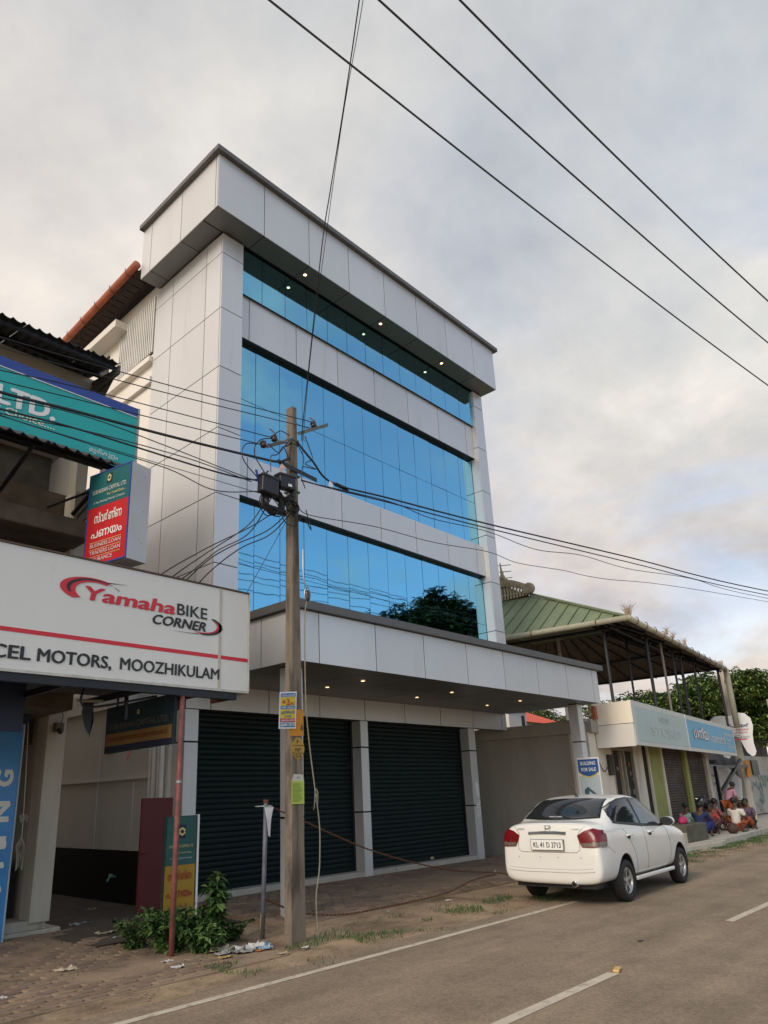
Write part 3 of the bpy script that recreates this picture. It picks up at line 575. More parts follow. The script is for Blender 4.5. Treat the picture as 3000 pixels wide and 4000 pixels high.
text('SUBHKIRAN CAPITAL LTD.', T, F(5.83, 1.10), X, Z, .40, .035, CRM); text('Your Trusted Choice....', T, F(5.95, 1.02), X, Z, .26, .024, CRM); text('A Non Banking Financial Company', T, F(5.85, .95), X, Z, .36, .02, SLV)
DR = mat('print_red', (.30, .015, .01), .5, var=0)
text('സ്വർണ്ണ', T, F(5.83, .68), X, Z, .38, .10, DR, bold=.02); text('പണയം', T, F(5.82, .46), X, Z, .40, .10, DR, bold=.02); text('ഗോൾഡ്', T, F(5.85, .30), X, Z, .30, .06, DR, bold=.01); text('ലോൺ', T, F(5.88, .17), X, Z, .22, .05, DR, bold=.01)

# ================================================================== POLE AND WIRES
T = thing('utility_pole', 'tapered weathered concrete utility pole in front of the shutters', 'pole', (6.56, 7.41, 0))
pm = MB(); n = 40; va = []
for i in range(n+1):
    f = i/n; z = -.1+7.66*f; x0 = 6.425+.10*f; x1 = 6.70-.07*f; y0 = 7.41; y1 = 7.41+.135+.02*f; c_ = .018
    j = lambda: .004*noise.noise(Vector((z*7, len(va)*1.3, 0)))
    va += [(x0+c_+j(), y0, z), (x1-c_+j(), y0, z), (x1, y0+c_, z), (x1, y1-c_, z), (x1-c_, y1, z), (x0+c_, y1, z), (x0, y1-c_, z), (x0, y0+c_, z)]
pm.add(va, [(i*8+j, i*8+(j+1) % 8, (i+1)*8+(j+1) % 8, (i+1)*8+j) for i in range(n) for j in range(8)]+[tuple(range(n*8, n*8+8))]); pm.obj('shaft', CON, T)
angl = mat('grey_green_iron', (.10, .11, .10), .7, .2, .25, 8)
for x0, x1, z in ((6.50, 6.655, 6.98), (6.50, 6.655, 6.92), (6.485, 6.665, 6.38), (6.485, 6.665, 6.12)): MB().box(x0, x1, 7.40, 7.57, z-.014, z+.014).obj('band', angl, T)
angl = mat('grey_green_iron', (.10, .11, .10), .7, .2, .25, 8)
def angle_bar(a, b, name, m, w_=.06):
    a, b = Vector(a), Vector(b); d = (b-a).normalized(); u = Vector((0, 0, 1)); n_ = d.cross(u)
    q = MB(); Mx = Matrix((d, n_, u)).transposed().to_4x4(); Mx.translation = a; l_ = (b-a).length
    q.box(0, l_, -.006, .002, -w_/2, w_/2, M=Mx).box(0, l_, -w_, -.006, w_/2-.008, w_/2, M=Mx); return q.obj(name, m, T)
angle_bar((6.62, 7.38, 7.10), (7.15, 7.25, 7.40), 'cross_arm', angl); angle_bar((6.08, 7.5, 6.73), (6.46, 7.38, 6.93), 'cross_arm', angl)
angle_bar((6.22, 7.38, 6.49), (7.0, 7.38, 6.42), 'cross_arm', PLBLK, .07)
POR = mat('brown_porcelain', (.045, .032, .028), .25, 0, .1)
def insulator(p, ax):
    Mx = Vector(ax).normalized().to_track_quat('Z', 'Y').to_matrix().to_4x4(); Mx.translation = p
    return MB().lathe([(.001, -.055), (.03, -.055), (.05, -.035), (.05, -.02), (.03, -.008), (.03, .008), (.05, .02), (.05, .035), (.03, .055), (.001, .055)], Mx, 14).obj('insulator', POR, T, True)
for p in ((6.93, 7.36, 7.36), (6.12, 7.36, 6.83), (5.93, 7.38, 6.67)): insulator(p, (0, .3, 1))
for p, q in (((6.93, 7.33, 7.42), (6.80, 7.33, 7.44)), ((6.12, 7.33, 6.9), (6.0, 7.33, 6.94)), ((6.93, 7.38, 7.30), (7.1, 7.30, 7.36)), ((5.93, 7.36, 6.67), (6.1, 7.42, 6.70)), ((6.12, 7.36, 6.80), (6.4, 7.38, 6.88))): MB().tube([p, q], .012, 6).obj('bolt', STL, T)
# junction boxes and coils hang on the pole
def coil(label, c, r0, n, seed, flat=.5):
    t = thing('cable_coil', label, 'cable coil', c); r_ = random.Random(seed); q = MB()
    for k_ in range(n):
        ph = r_.uniform(0, 6.28); rr = r0*r_.uniform(.75, 1.12); ti = r_.uniform(-.3, .3); cc = Vector(c)+Vector((r_.uniform(-.03, .03), r_.uniform(-.04, .04), r_.uniform(-.03, .03)))
        q.tube([cc+Vector((rr*math.cos(a), ti*rr*math.sin(a), rr*math.sin(a)*.95+.015*math.sin(3*a+ph))) for a in np.linspace(0, 6.28, 26)], .0075, 5)
    q.obj('loops', CABLE, t); return t
def jbox(label, c, w_, h_, d_, rot=0, tagm=True):
    t = thing('junction_box', label, 'junction box', c); Mx = Matrix.Translation(c) @ Matrix.Rotation(rot, 4, 'Y')
    MB().box(-w_/2, w_/2, -d_/2, d_/2, -h_/2, h_/2, M=Mx).obj('case', PLBLK, t, bevel=.02); MB().box(-w_/2-.012, w_/2+.012, -d_/2-.01, d_/2+.01, h_/2-.03, h_/2+.01, M=Mx).obj('lid', PLBLK, t, bevel=.008)
    if tagm: MB().box(-.02, .05, -d_/2-.014, -d_/2-.011, -h_/2+.03, -h_/2+.07, M=Mx).obj('label_patch', WPT, t)
    return t
jbox('black square cable box hanging left of the pole, lower of two', (5.96, 7.30, 5.98), .30, .27, .14, .05, False)
jbox('black cable box tied beside the pole with a small white patch', (6.29, 7.30, 6.13), .30, .22, .13, -.08)
coil('fat ring of black cable under the box touching the pole', (6.30, 7.34, 6.02), .165, 26, 4); coil('drooping loops of black cable below the lower box', (6.10, 7.36, 5.78), .17, 18, 5)
coil('small tangle of thin black wire against the pole', (6.45, 7.36, 5.80), .10, 10, 8)
T2 = thing('cable_tag', 'pinkish paper tag on top of the cable box by the pole', 'tag', (6.2, 7.28, 6.3)); MB().add([(6.13, 7.27, 6.30), (6.19, 7.27, 6.26), (6.25, 7.25, 6.35), (6.18, 7.26, 6.40)], [(0, 1, 2, 3)]).obj('paper', mat('pinkish_paper', (.55, .40, .33), .7), T2)
T2 = thing('cable_tag', 'white tag on the black cable right of the pole', 'tag', (7.3, 7.38, 6.4)); MB().add([(7.24, 7.37, 6.40), (7.33, 7.37, 6.37), (7.34, 7.37, 6.47), (7.27, 7.37, 6.50)], [(0, 1, 2, 3)]).obj('paper', WPT, T2)
T2 = thing('cable_clamp', 'blue strip holding the left cables above the square box', 'clamp', (5.8, 7.3, 6.1)); MB().box(5.78, 5.82, 7.34, 7.35, 5.95, 6.2, M=Matrix.Translation((5.8, 7.34, 6.1)) @ Matrix.Rotation(-.25, 4, 'Y') @ Matrix.Translation((-5.8, -7.34, -6.1))).obj('strip', BLUE, T2)
def wire(label, pts, r=.0075, m=None, name='overhead_wire', group=None, n=8, cat='wire'):
    if pts[0][0] == -4:
        a_, b_ = Vector(pts[1]), Vector(pts[2]); d_ = (b_-a_)/(b_.x-a_.x); pts = [tuple(a_-d_*(a_.x+4)+Vector((0, 0, .25)))]+[tuple(a_-d_*.8*1.0)]+list(pts[2:])
    o = MB().tube(catmull(pts, n), r, 6).obj(name, m or CABLE); tag(o, label, cat, group); return o
wire('uppermost thin line running left from the pole top', [(-4, 7.41, 6.6), (2.21, 7.41, 6.72), (4.26, 7.40, 6.98), (6.9, 7.36, 7.40)])
wire('second thin line running left from the pole top', [(-4, 7.41, 6.4), (2.23, 7.41, 6.60), (3.81, 7.41, 6.79), (7.0, 7.36, 7.30)])
wire('line ending at the upper small insulator left of the pole', [(-4, 7.41, 6.15), (2.26, 7.41, 6.31), (3.13, 7.41, 6.45), (6.1, 7.38, 6.84)])
wire('line ending at the lower small insulator left of the pole', [(-4, 7.41, 6.0), (2.28, 7.41, 6.19), (3.14, 7.41, 6.29), (5.93, 7.38, 6.66)])
wire('thick black cable bundle running left below the insulators', [(-4, 7.41, 5.9), (2.29, 7.41, 6.05), (3.15, 7.41, 6.13), (4.5, 7.41, 6.27), (5.79, 7.39, 6.42), (6.2, 7.36, 6.47), (6.45, 7.38, 6.62)], .020)
wire('thin dotted cable just below the thick left bundle', [(-4, 7.41, 5.85), (2.30, 7.41, 5.98), (3.16, 7.41, 6.10), (4.4, 7.41, 6.10), (5.8, 7.39, 6.05), (6.2, 7.36, 6.15)])
wire('slack cable sagging left towards the blue strip', [(-4, 7.41, 5.7), (2.31, 7.41, 5.85), (3.17, 7.41, 5.91), (4.91, 7.41, 5.97), (5.6, 7.37, 6.01), (5.85, 7.35, 6.08), (6.0, 7.35, 6.25)], .013)
wire('second slack cable twisted round the sagging one', [(-4, 7.42, 5.68), (2.31, 7.42, 5.80), (3.3, 7.42, 5.93), (4.5, 7.42, 6.03), (5.1, 7.38, 6.02), (5.7, 7.36, 5.99)])
wire('lowest thin cable on the left, dipping to the square box', [(-4, 7.41, 5.6), (2.32, 7.41, 5.78), (3.19, 7.41, 5.77), (4.38, 7.41, 5.79), (5.12, 7.40, 5.70), (5.9, 7.36, 5.9)])
wire('faint straight wire below the left cables', [(2.3, 7.5, 5.8), (4.0, 7.5, 5.86), (5.9, 7.36, 5.86)], .005)
wire('thick cable with a spiral grip leading right from the pole', [(6.60, 7.39, 6.95), (6.9, 7.37, 6.72), (7.35, 7.38, 6.48), (8.5, 7.2, 6.49), (11, 6.9, 6.58), (16, 6.3, 6.85), (23.0, 5.3, 7.1), (40, 3, 8.3)], .017)
wire('bundle of two cables right of the pole below the thick one', [(6.7, 7.41, 6.34), (7.35, 7.38, 6.38), (8.5, 7.2, 6.41), (11, 6.9, 6.49), (16, 6.3, 6.72), (23.0, 5.32, 6.98), (40, 3, 8.1)], .013)
wire('wavy cable under the right bundle', [(6.7, 7.41, 6.33), (8.5, 7.2, 6.43), (9.5, 7.1, 6.36), (11, 6.9, 6.42), (12.5, 6.75, 6.36), (14, 6.5, 6.50), (16, 6.3, 6.55), (19, 5.9, 6.80), (23.0, 5.33, 6.88), (40, 3, 8.0)], .008)
wire('thin wavy wire crossing the lower part of the glass building', [(6.6, 7.40, 5.86), (6.9, 7.39, 5.80), (8.2, 7.30, 5.93), (9.6, 7.15, 5.94), (11.1, 7.0, 6.06), (12.0, 6.9, 6.0), (13.5, 6.7, 6.10), (15, 6.5, 6.16), (20, 5.8, 6.6), (40, 3, 7.8)], .007)
q = MB(); 
for i in range(90):
    t_ = i/90; a = i*.75; q.tube([(7.38+t_*.30, 7.375, 6.475-.012*t_), (7.385+t_*.30, 7.375+.03*math.sin(a), 6.475-.012*t_+.036*math.cos(a))], .008, 4)
tag(q.obj('spiral_grip', CABLE), 'bristly black spiral grip on the cable right of the pole', 'cable grip')
for i, (a, b) in enumerate((((3.46, 4.30, 10), (16.42, 2.76, 10)), ((4.33, 3.45, 10), (14.65, 2.29, 10)), ((4.96, 2.82, 10), (13.22, 1.91, 10)))):
    a, b = Vector(a), Vector(b); d = b-a
    wire(('lowest', 'middle', 'highest')[i]+' of three parallel power lines crossing the upper sky', [a-d*1.3+Vector((0, 0, .55)), a+Vector((0, 0, .03)), a+d*.5+Vector((0, 0, -.06)), b+Vector((0, 0, .03)), b+d*1.2+Vector((0, 0, .5))], .0125, WIRE, group='three high power lines')
dp = [(3.4, 2.6, 9.9), (3.99, 3.42, 9.61), (4.54, 4.21, 9.30), (5.01, 4.93, 8.95), (5.37, 5.46, 8.74), (6.08, 6.47, 8.02), (6.66, 7.33, 7.15), (6.70, 7.37, 6.98)]
wire('twisted drop cable descending from the top of the sky to the pole', dp, .0075)
wire('second strand of the cable descending from the sky to the pole', [(p[0]+.022*math.sin(i*2.1)+.02, p[1]-.015, p[2]+.01) for i, p in enumerate(dp)], .0045)
for i, pts in enumerate(([(5.98, 7.32, 5.85), (5.85, 7.6, 5.45), (5.45, 8.0, 5.05), (5.2, 8.25, 4.8), (5.0, 8.4, 4.58)], [(6.05, 7.32, 5.85), (5.9, 7.65, 5.35), (5.6, 8.0, 5.1), (5.3, 8.25, 4.75), (5.1, 8.4, 4.58)], [(6.45, 7.34, 5.78), (6.2, 7.6, 5.45), (5.8, 7.9, 5.2), (5.5, 8.1, 4.95), (5.25, 8.4, 4.58)], [(6.47, 7.34, 5.76), (6.25, 7.6, 5.40), (5.95, 7.9, 5.2), (5.6, 8.1, 4.85), (5.45, 8.35, 4.58)], [(6.3, 7.34, 5.8), (6.0, 7.7, 5.5), (5.5, 8.1, 5.15), (5.0, 8.4, 4.75), (4.9, 8.4, 4.6)])):
    wire(('outermost left', 'second', 'third', 'fourth', 'inner')[i]+' service cable dropping from the cable boxes to the white sign', pts, .009, group='service drops to the white sign')
wire('straight thin stay wire from the pole to the white sign corner', [(6.46, 7.36, 5.75), (6.3, 7.7, 5.15), (6.12, 8.05, 4.5)], .005)
loops = [[(5.95, 7.36, 6.66), (5.6, 7.36, 6.55), (5.55, 7.36, 6.30), (5.85, 7.35, 6.05)], [(6.12, 7.36, 6.83), (5.85, 7.36, 6.70), (5.75, 7.36, 6.45), (5.98, 7.35, 6.15)], [(6.42, 7.37, 6.9), (6.2, 7.36, 6.60), (6.05, 7.35, 6.50), (6.05, 7.35, 6.25)],
         [(6.75, 7.37, 7.1), (6.85, 7.37, 6.9), (6.9, 7.37, 6.75), (6.75, 7.37, 6.62), (6.98, 7.37, 6.6), (6.70, 7.37, 6.56)], [(6.6, 7.38, 6.9), (6.72, 7.37, 6.7), (6.66, 7.37, 6.4), (6.74, 7.37, 6.2)], [(6.2, 7.36, 5.8), (6.3, 7.35, 5.55), (6.5, 7.35, 5.52), (6.68, 7.36, 5.72), (6.85, 7.37, 5.55), (6.75, 7.37, 5.85)],
         [(6.13, 7.36, 6.9), (6.25, 7.36, 7.0), (6.44, 7.38, 7.0)], [(6.0, 7.36, 6.70), (6.2, 7.36, 6.62), (6.3, 7.36, 6.75), (6.45, 7.38, 6.55)]]
for i, l_ in enumerate(loops): wire(('slack jumper looping to the far left box', 'jumper wire from the upper insulator to the square box', 'jumper from the left arm to the box by the pole', 'curly jumper wire right of the pole', 'short jumper down the right side of the pole', 'long loop hanging under the boxes across the pole', 'tiny jumper at the upper insulator', 'tiny jumper between lower insulator and pole')[i], loops[i], .008, n=6, name='jumper_wire')
T = thing('stay_wire', 'loose stay wire with an oval insulator down the right of the pole', 'stay wire', (6.85, 7.38, 0))
MB().tube(catmull([(6.69, 7.38, 5.2), (6.69, 7.38, 4.8), (6.75, 7.38, 4.60)]), .010, 6).obj('upper_strand', STL, T); MB().lathe([(.001, -.085), (.03, -.08), (.042, -.04), (.036, 0), (.042, .04), (.03, .08), (.001, .085)], Matrix.Translation((6.755, 7.375, 4.50)), 12).obj('oval_insulator', POR, T, True)
MB().tube([(6.755+.055*math.cos(a), 7.37, 4.52+.11*math.sin(a)) for a in np.linspace(-1.9, 4.6, 20)], .008, 6).obj('loop', STL, T)
MB().tube(catmull([(6.75, 7.38, 4.42), (6.71, 7.38, 4.2), (6.69, 7.37, 3.6), (6.70, 7.37, 2.9), (6.76, 7.38, 2.4), (6.85, 7.38, 1.82), (6.92, 7.38, 1.37), (6.92, 7.38, 1.0), (6.90, 7.38, .77), (6.84, 7.38, .45), (6.87, 7.38, -.02)], 10), [.009]*101, 7).obj('lower_strand', mat('rope_grey', (.20, .19, .14), .85, 0, .2, 20), T)
q = MB()
for i in range(7): q.tube(catmull([(6.86, 7.37, 1.82), (6.86+rnd.uniform(-.05, .03), 7.36, 1.76), (6.85+rnd.uniform(-.05, .03), 7.36, 1.62+rnd.uniform(-.08, .05))], 4), .004, 4)
q.obj('frayed_knot', MATS['rope_grey'], T)
# posters on the pole
YL = mat('poster_yellow', (.62, .47, .03), .6, var=0); PB = mat('poster_blue', (.03, .14, .32), .6, var=0); PR = mat('poster_red', (.50, .02, .03), .6, var=0)
T = thing('tuition_poster', 'colourful exam tuition poster with phone number wrapped on the pole', 'poster', (6.36, 7.38, 2.6))
MB().add([(6.18, 7.34, 2.58), (6.52, 7.385, 2.60), (6.545, 7.385, 3.10), (6.20, 7.34, 3.06)], [(0, 1, 2, 3)]).obj('sheet', WPT, T)
def PP(u, v): return Vector((6.18+.34*u+.022*v, 7.34+.045*u-.003, 2.58+.02*u+(.48+.02*u)*v))
def band(v0, v1, m, u0=.06, u1=.94, d=.002): q = MB(); q.add([PP(u0, v0)+Vector((0, -d, 0)), PP(u1, v0)+Vector((0, -d, 0)), PP(u1, v1)+Vector((0, -d, 0)), PP(u0, v1)+Vector((0, -d, 0))], [(0, 1, 2, 3)]); q.obj('colour_band', m, T)
band(.86, .96, PB); band(.62, .85, YL); band(.53, .61, PB); band(.28, .52, YL); band(.17, .27, PR); band(.04, .15, PB)
xd_ = (PP(1, .5)-PP(0, .5)).normalized(); up_ = (PP(.5, 1)-PP(.5, 0)).normalized()
def pt(s_, u, v, w_, h_, m, b=.02): text(s_, T, PP(u, v), xd_, up_, w_*.34, h_*.5, m, bold=b, gap=.006)
pt('6 മാസം കൊണ്ട്', .1, .875, .8, .065, WPT); pt('+2', .14, .64, .45, .16, PR, .04); pt('SSLC', .62, .645, .28, .07, PR); pt('100% വിജയം', .1, .545, .8, .045, WPT); pt('എൻജിനേറ്റ', .1, .40, .8, .08, PB); pt('കോളേജ്', .3, .31, .4, .05, PB); pt('അങ്കമാലി', .12, .19, .76, .055, WPT); pt('85898 18170', .08, .055, .84, .075, WPT, .03)
T = thing('orange_notice', 'orange paper strip behind the tuition poster on the pole', 'notice', (6.6, 7.40, 2.6)); MB().add([(6.42, 7.402, 2.50), (6.68, 7.402, 2.51), (6.675, 7.402, 2.86), (6.42, 7.402, 2.86)], [(0, 1, 2, 3)]).obj('sheet', mat('orange_paper', (.50, .20, .012), .7, 0, .12, 9), T); text('A', T, (6.615, 7.4, 2.58), X, Z, .05, .08, INK, bold=.03)
T = thing('pole_number', 'yellow painted pole number below the orange strip', 'painted number', (6.57, 7.40, 2.3)); poly_print(arc(0, 0, .115, .145, 0, 350, 20), T, (6.575, 7.407, 2.34), X, Z, mat('pole_yellow', (.42, .24, .03), .85, 0, .25, 14, stain=((.2, .15, .09), .7, 14, .5)), 'oval', .003)
for s_, x_, z_, w_ in (('P', 6.55, 2.40, .035), ('NP', 6.52, 2.295, .10), ('10/A', 6.51, 2.215, .13)): text(s_, T, (x_, 7.402, z_), X, Z, w_, .055, INK, bold=.0)
for z_ in (2.378, 2.278): MB().box(6.475, 6.675, 7.399, 7.4015, z_, z_+.006).obj('rule', INK, T)
T = thing('green_notice', 'lime green printed notice pasted low on the pole', 'notice', (6.55, 7.4, 1.7)); MB().add([(6.445, 7.402, 1.63), (6.675, 7.402, 1.63), (6.675, 7.402, 1.92), (6.66, 7.402, 2.0), (6.49, 7.402, 2.01), (6.455, 7.402, 1.93)], [(0, 1, 2, 3, 4, 5)]).obj('backing', mat('off_white_paper', (.45, .43, .34), .8), T)
MB().add([(6.45, 7.400, 1.63), (6.672, 7.400, 1.63), (6.672, 7.400, 1.92), (6.455, 7.400, 1.92)], [(0, 1, 2, 3)]).obj('sheet', mat('lime_paper', (.36, .47, .07), .75, 0, .05, 3), T)
for i in range(16): 
    a = rnd.uniform(.55, 1); MB().box(6.47, 6.47+.18*a, 7.3985, 7.3995, 1.66+i*.0155, 1.664+i*.0155).obj('printed_line', INK, T)
text('NEWS', T, (6.54, 7.402, 1.955), X, Z, .06, .02, PB)

# ================================================================== BARRIER CHAIN
T = thing('steel_post', 'thin grey and yellow barrier post left of the concrete pole', 'post', (6.5, 8.0, 0))
MB().tube([(6.50, 8.05, -.05), (6.485, 8.0, .8), (6.47, 7.95, 1.66)], .030, 10).obj('tube', mat('blue_grey_paint', (.12, .13, .16), .6, .2, .25, 6, stain=((.2, .09, .04), .7, 7, .58)), T, True); MB().tube([(6.50, 8.051, .0), (6.497, 8.04, .28)], .0315, 10).obj('yellow_foot', mat('chipped_yellow', (.42, .33, .07), .7, 0, .2, 20, stain=((.3, .28, .22), .8, 25, .5)), T, True)
MB().lathe([(.036, -.02), (.038, .02), (.001, .02)], Matrix.Translation((6.47, 7.95, 1.68)), 10).obj('cap', RUST, T)
T2 = thing('plastic_bag', 'torn white plastic bag caught on the barrier post', 'plastic bag', (6.5, 7.9, 1.5)); q = MB(); q.add([(6.42, 7.92, 1.60), (6.50, 7.90, 1.63), (6.57, 7.91, 1.60), (6.52, 7.90, 1.45), (6.50, 7.90, 1.22), (6.47, 7.90, 1.24), (6.44, 7.90, 1.46)], [(0, 1, 2, 6), (2, 3, 6), (3, 4, 5, 6)]); q.add([(6.42, 7.92, 1.61), (6.30, 7.93, 1.61), (6.25, 7.93, 1.62), (6.42, 7.92, 1.625)], [(0, 1, 2, 3)]); q.obj('sheet', mat('white_plastic', (.62, .63, .64), .35, 0, .05), T2)
def link_mesh(s=.035, r=.0065):
    q = MB(); P2 = [(s*.5*math.cos(a)*.55, s*math.sin(a)*.8, 0) for a in np.linspace(0, 6.2832, 11)][:-1]; P2 = P2+[P2[0]]; q.tube(P2, r, 4, cap=False); return q.mesh('chain_link', RUST)
LM = link_mesh()
def chain(label, pts, base):
    t = thing('chain', label, 'chain', base); P = catmull(pts, 30); d = 0; last = P[0]; k_ = 0; pos = []
    for a, b in zip(P[:-1], P[1:]):
        seg = (b-a).length; 
        while d < seg: pos.append((a+(b-a)*(d/seg), (b-a).normalized())); d += .044
        d -= seg
    rest = MB()
    for k_, (p, dr) in enumerate(pos):
        qn = dr.to_track_quat('Y', 'Z').to_matrix().to_4x4() @ Matrix.Rotation(R(90*(k_ % 2)), 4, 'Y')
        if k_ < 290:
            o = bpy.data.objects.new('chain_link', LM); COL.objects.link(o); o.parent = t; o.matrix_parent_inverse = INV[t.name]; o.matrix_basis = Matrix.Translation(p) @ qn
    return t
ring = (12.55, 8.43, .20)
chain('upper rusty chain sloping from the barrier post down towards the car', [(6.49, 7.93, 1.62), (7.15, 7.98, 1.40), (8.56, 8.1, .93), (9.9, 8.22, .60), (11.2, 8.33, .36), ring], (6.5, 8, 0))
chain('lower rusty chain sagging near the ground towards the car', [(6.50, 8.0, .45), (7.15, 8.0, .21), (8.0, 8.05, .08), (9.0, 8.1, .055), (10.6, 8.2, .06), (11.7, 8.35, .16), (12.55, 8.43, .17)], (7, 8, 0))
chain('short rusty chain passing from the ring behind the car', [ring, (13.1, 8.4, .12), (14.2, 8.35, .1), (16, 8.4, .15), (17.3, 8.7, .4)], (13, 8.4, 0))
tag(MB().tube([(12.55+.03*math.cos(a), 8.43, .20+.045*math.sin(a)) for a in np.linspace(0, 6.28, 14)], .009, 5).obj('ring', STL), 'pale steel ring joining the chains left of the car', 'ring')
T = thing('sale_poster', 'building for sale poster tied to the right canopy pillar', 'poster', (17.3, 8.6, 1.5))
XS = 17.35
def SB(y0, y1, z0, z1, m, n, d=0): return MB().box(XS-.012-d, XS-.010-d, y0, y1, z0, z1).obj(n, m, T)
MB().box(XS-.01, XS, 8.33, 8.93, 1.0, 2.42).obj('board', WPT, T); LBm = mat('poster_sky', (.42, .50, .55), .6, var=0); SB(8.36, 8.90, 1.03, 2.0, LBm, 'photo', .002)
poly_print([(0, .36), (.54, .36), (.54, .06), (.42, -.02), (.27, -.06), (.12, -.02), (0, .06)], T, (XS-.012, 8.90, 2.02), nY, Z, mat('poster_royal', (.02, .09, .30), .6, var=0), 'blue_panel', .004)
poly_print([(0, .03), (.12, -.05), (.27, -.09), (.42, -.05), (.54, .03), (.54, .06), (.42, -.02), (.27, -.06), (.12, -.02), (0, .06)], T, (XS-.012, 8.90, 2.02), nY, Z, YL, 'yellow_curve', .005)
text('BUILDING', T, (XS-.018, 8.83, 2.24), nY, Z, .40, .085, WPT, bold=.03); text('FOR SALE', T, (XS-.018, 8.82, 2.09), nY, Z, .39, .085, WPT, bold=.03)
poly_print([(.1, 0), (.1, .55), (.2, .62), (.46, .40), (.46, .34), (.22, .52), (.22, 0)], T, (XS-.012, 8.90, 1.1), nY, Z, mat('poster_dark', (.05, .10, .12), .6, var=0), 'building_picture', .006); poly_print([(.25, 0), (.25, .44), (.46, .28), (.46, 0)], T, (XS-.012, 8.90, 1.1), nY, Z, mat('poster_teal', (.16, .35, .38), .6, var=0), 'building_picture', .006)
# ================================================================== CAR (local: x forward from the rear axle, y left, z up)
car = thing('parked_car', 'white four-door sedan parked facing away on the road edge', 'car', (11.53, 6.16, 0), rz=R(2.6), local=True)
PAINT = mat('white_car_paint', (.70, .69, .645), .26, 0, .012, 2, spec=.5, coat=.6)
CGL = glass_mat('car_window_glass', (.045, .05, .055), .04, .0); CGL.node_tree.nodes['Principled BSDF'].inputs['Metallic'].default_value = .55
CGL2 = mat('tinted_glass', (.010, .011, .012), .05, 0, 0, spec=1.0, coat=1)
CHR = mat('chrome', (.62, .62, .61), .14, 1, 0); RUB = mat('black_rubber', (.010, .010, .010), .75, 0, .2, 8, .1); TRM = mat('black_trim', (.012, .012, .012), .45, 0, 0)
ALY = mat('alloy_silver', (.50, .50, .49), .3, .75, .05)
st = [ # x, zb, halfwidth, z side max, belt z, ztop, roof half (None on decks)
 (-.925, .34, .70, .52, .60, .66, None), (-.915, .27, .775, .50, .70, .80, None), (-.885, .23, .81, .50, .84, .98, None), (-.84, .22, .825, .52, .93, 1.085, None),
 (-.72, .22, .838, .56, .955, 1.10, None), (-.56, .22, .845, .60, .975, 1.11, None), (-.44, .22, .847, .60, .985, 1.155, .63), (-.20, .22, .847, .60, .99, 1.285, .635), (.08, .22, .847, .60, .98, 1.41, .64),
 (.40, .21, .847, .60, .965, 1.462, .64), (.80, .21, .847, .60, .95, 1.482, .635), (1.20, .21, .847, .60, .93, 1.462, .625), (1.55, .21, .847, .60, .915, 1.375, .615), (1.85, .21, .846, .60, .895, 1.24, .61),
 (2.15, .22, .844, .60, .88, 1.09, .605), (2.35, .22, .84, .60, .865, .99, .60), (2.60, .22, .835, .59, .84, .945, None), (2.85, .22, .82, .57, .79, .895, None), (3.10, .22, .785, .54, .735, .835, None),
 (3.30, .23, .72, .50, .66, .75, None), (3.41, .26, .63, .48, .58, .65, None), (3.45, .33, .52, .46, .53, .57, None)]
bm = bmesh.new(); rings = []
for (x, zb, w_, zm, zs, zt, rh) in st:
    if rh is None: pr = [(0, zb), (w_*.75, zb), (w_*.96, zb+.05), (w_, zm-.10 if zm-.10 > zb+.06 else zb+.08), (w_, zm+.02), (w_*.985, zs-.05), (w_*.94, zs+.03), (w_*.80, zt-.035), (w_*.45, zt-.006), (0, zt)]
    else:
        g1 = (.785+(rh-.785)*.33, zs+(zt-zs)*.36); 
        pr = [(0, zb), (w_*.75, zb), (w_*.96, zb+.05), (w_, zm-.10), (w_, zm+.06), (w_*.985, zs-.05), (.80, zs+.015), (rh+.055+(.04 if zt < 1.3 else 0), zt-.075-(0 if zt > 1.3 else .03)), (rh-.05, zt-.022), (0, zt)]
    rings.append([bm.verts.new((x, y, z)) for y, z in pr])
for a, b in zip(rings[:-1], rings[1:]):
    for i in range(9): bm.faces.new((a[i], a[i+1], b[i+1], b[i]))
bm.faces.new(rings[0][::-1]); bm.faces.new(rings[-1])
bmesh.ops.mirror(bm, geom=bm.verts[:]+bm.edges[:]+bm.faces[:], axis='Y', merge_dist=.0005)
bmesh.ops.remove_doubles(bm, verts=bm.verts, dist=.0005)
# faces lying in the mirror plane would close the end caps: none here
bmesh.ops.recalc_face_normals(bm, faces=bm.faces)
me = bpy.data.meshes.new('body'); bm.to_mesh(me); bm.free(); tmp = bpy.data.objects.new('tmp', me); COL.objects.link(tmp)
sb = tmp.modifiers.new('s', 'SUBSURF'); sb.levels = 3; sb.render_levels = 3
cuts = []
for ax in (0, 2.55):
    for sgn in (1, -1):
        q = MB().lathe([(0.001, -.16), (.338, -.16), (.338, .30), (.001, .30)], Matrix.Translation((ax, sgn*.78, .27)) @ Matrix.Rotation(R(-90*sgn), 4, 'X'), 40)
        c_ = link(q.mesh('cut', TRM), 'cut'); cuts.append(c_); bo = tmp.modifiers.new('b', 'BOOLEAN'); bo.operation = 'DIFFERENCE'; bo.object = c_; bo.solver = 'EXACT'
dg = bpy.context.evaluated_depsgraph_get(); bme = bpy.data.meshes.new_from_object(tmp.evaluated_get(dg)); bvh_src = None
for m_ in list(tmp.modifiers):
    if m_.type == 'BOOLEAN': tmp.modifiers.remove(m_)
dg = bpy.context.evaluated_depsgraph_get(); sm_ = bpy.data.meshes.new_from_object(tmp.evaluated_get(dg))
bb = bmesh.new(); bb.from_mesh(sm_); bmesh.ops.recalc_face_normals(bb, faces=bb.faces); BV = BVHTree.FromBMesh(bb)
for o in cuts+[tmp]: bpy.data.objects.remove(o)
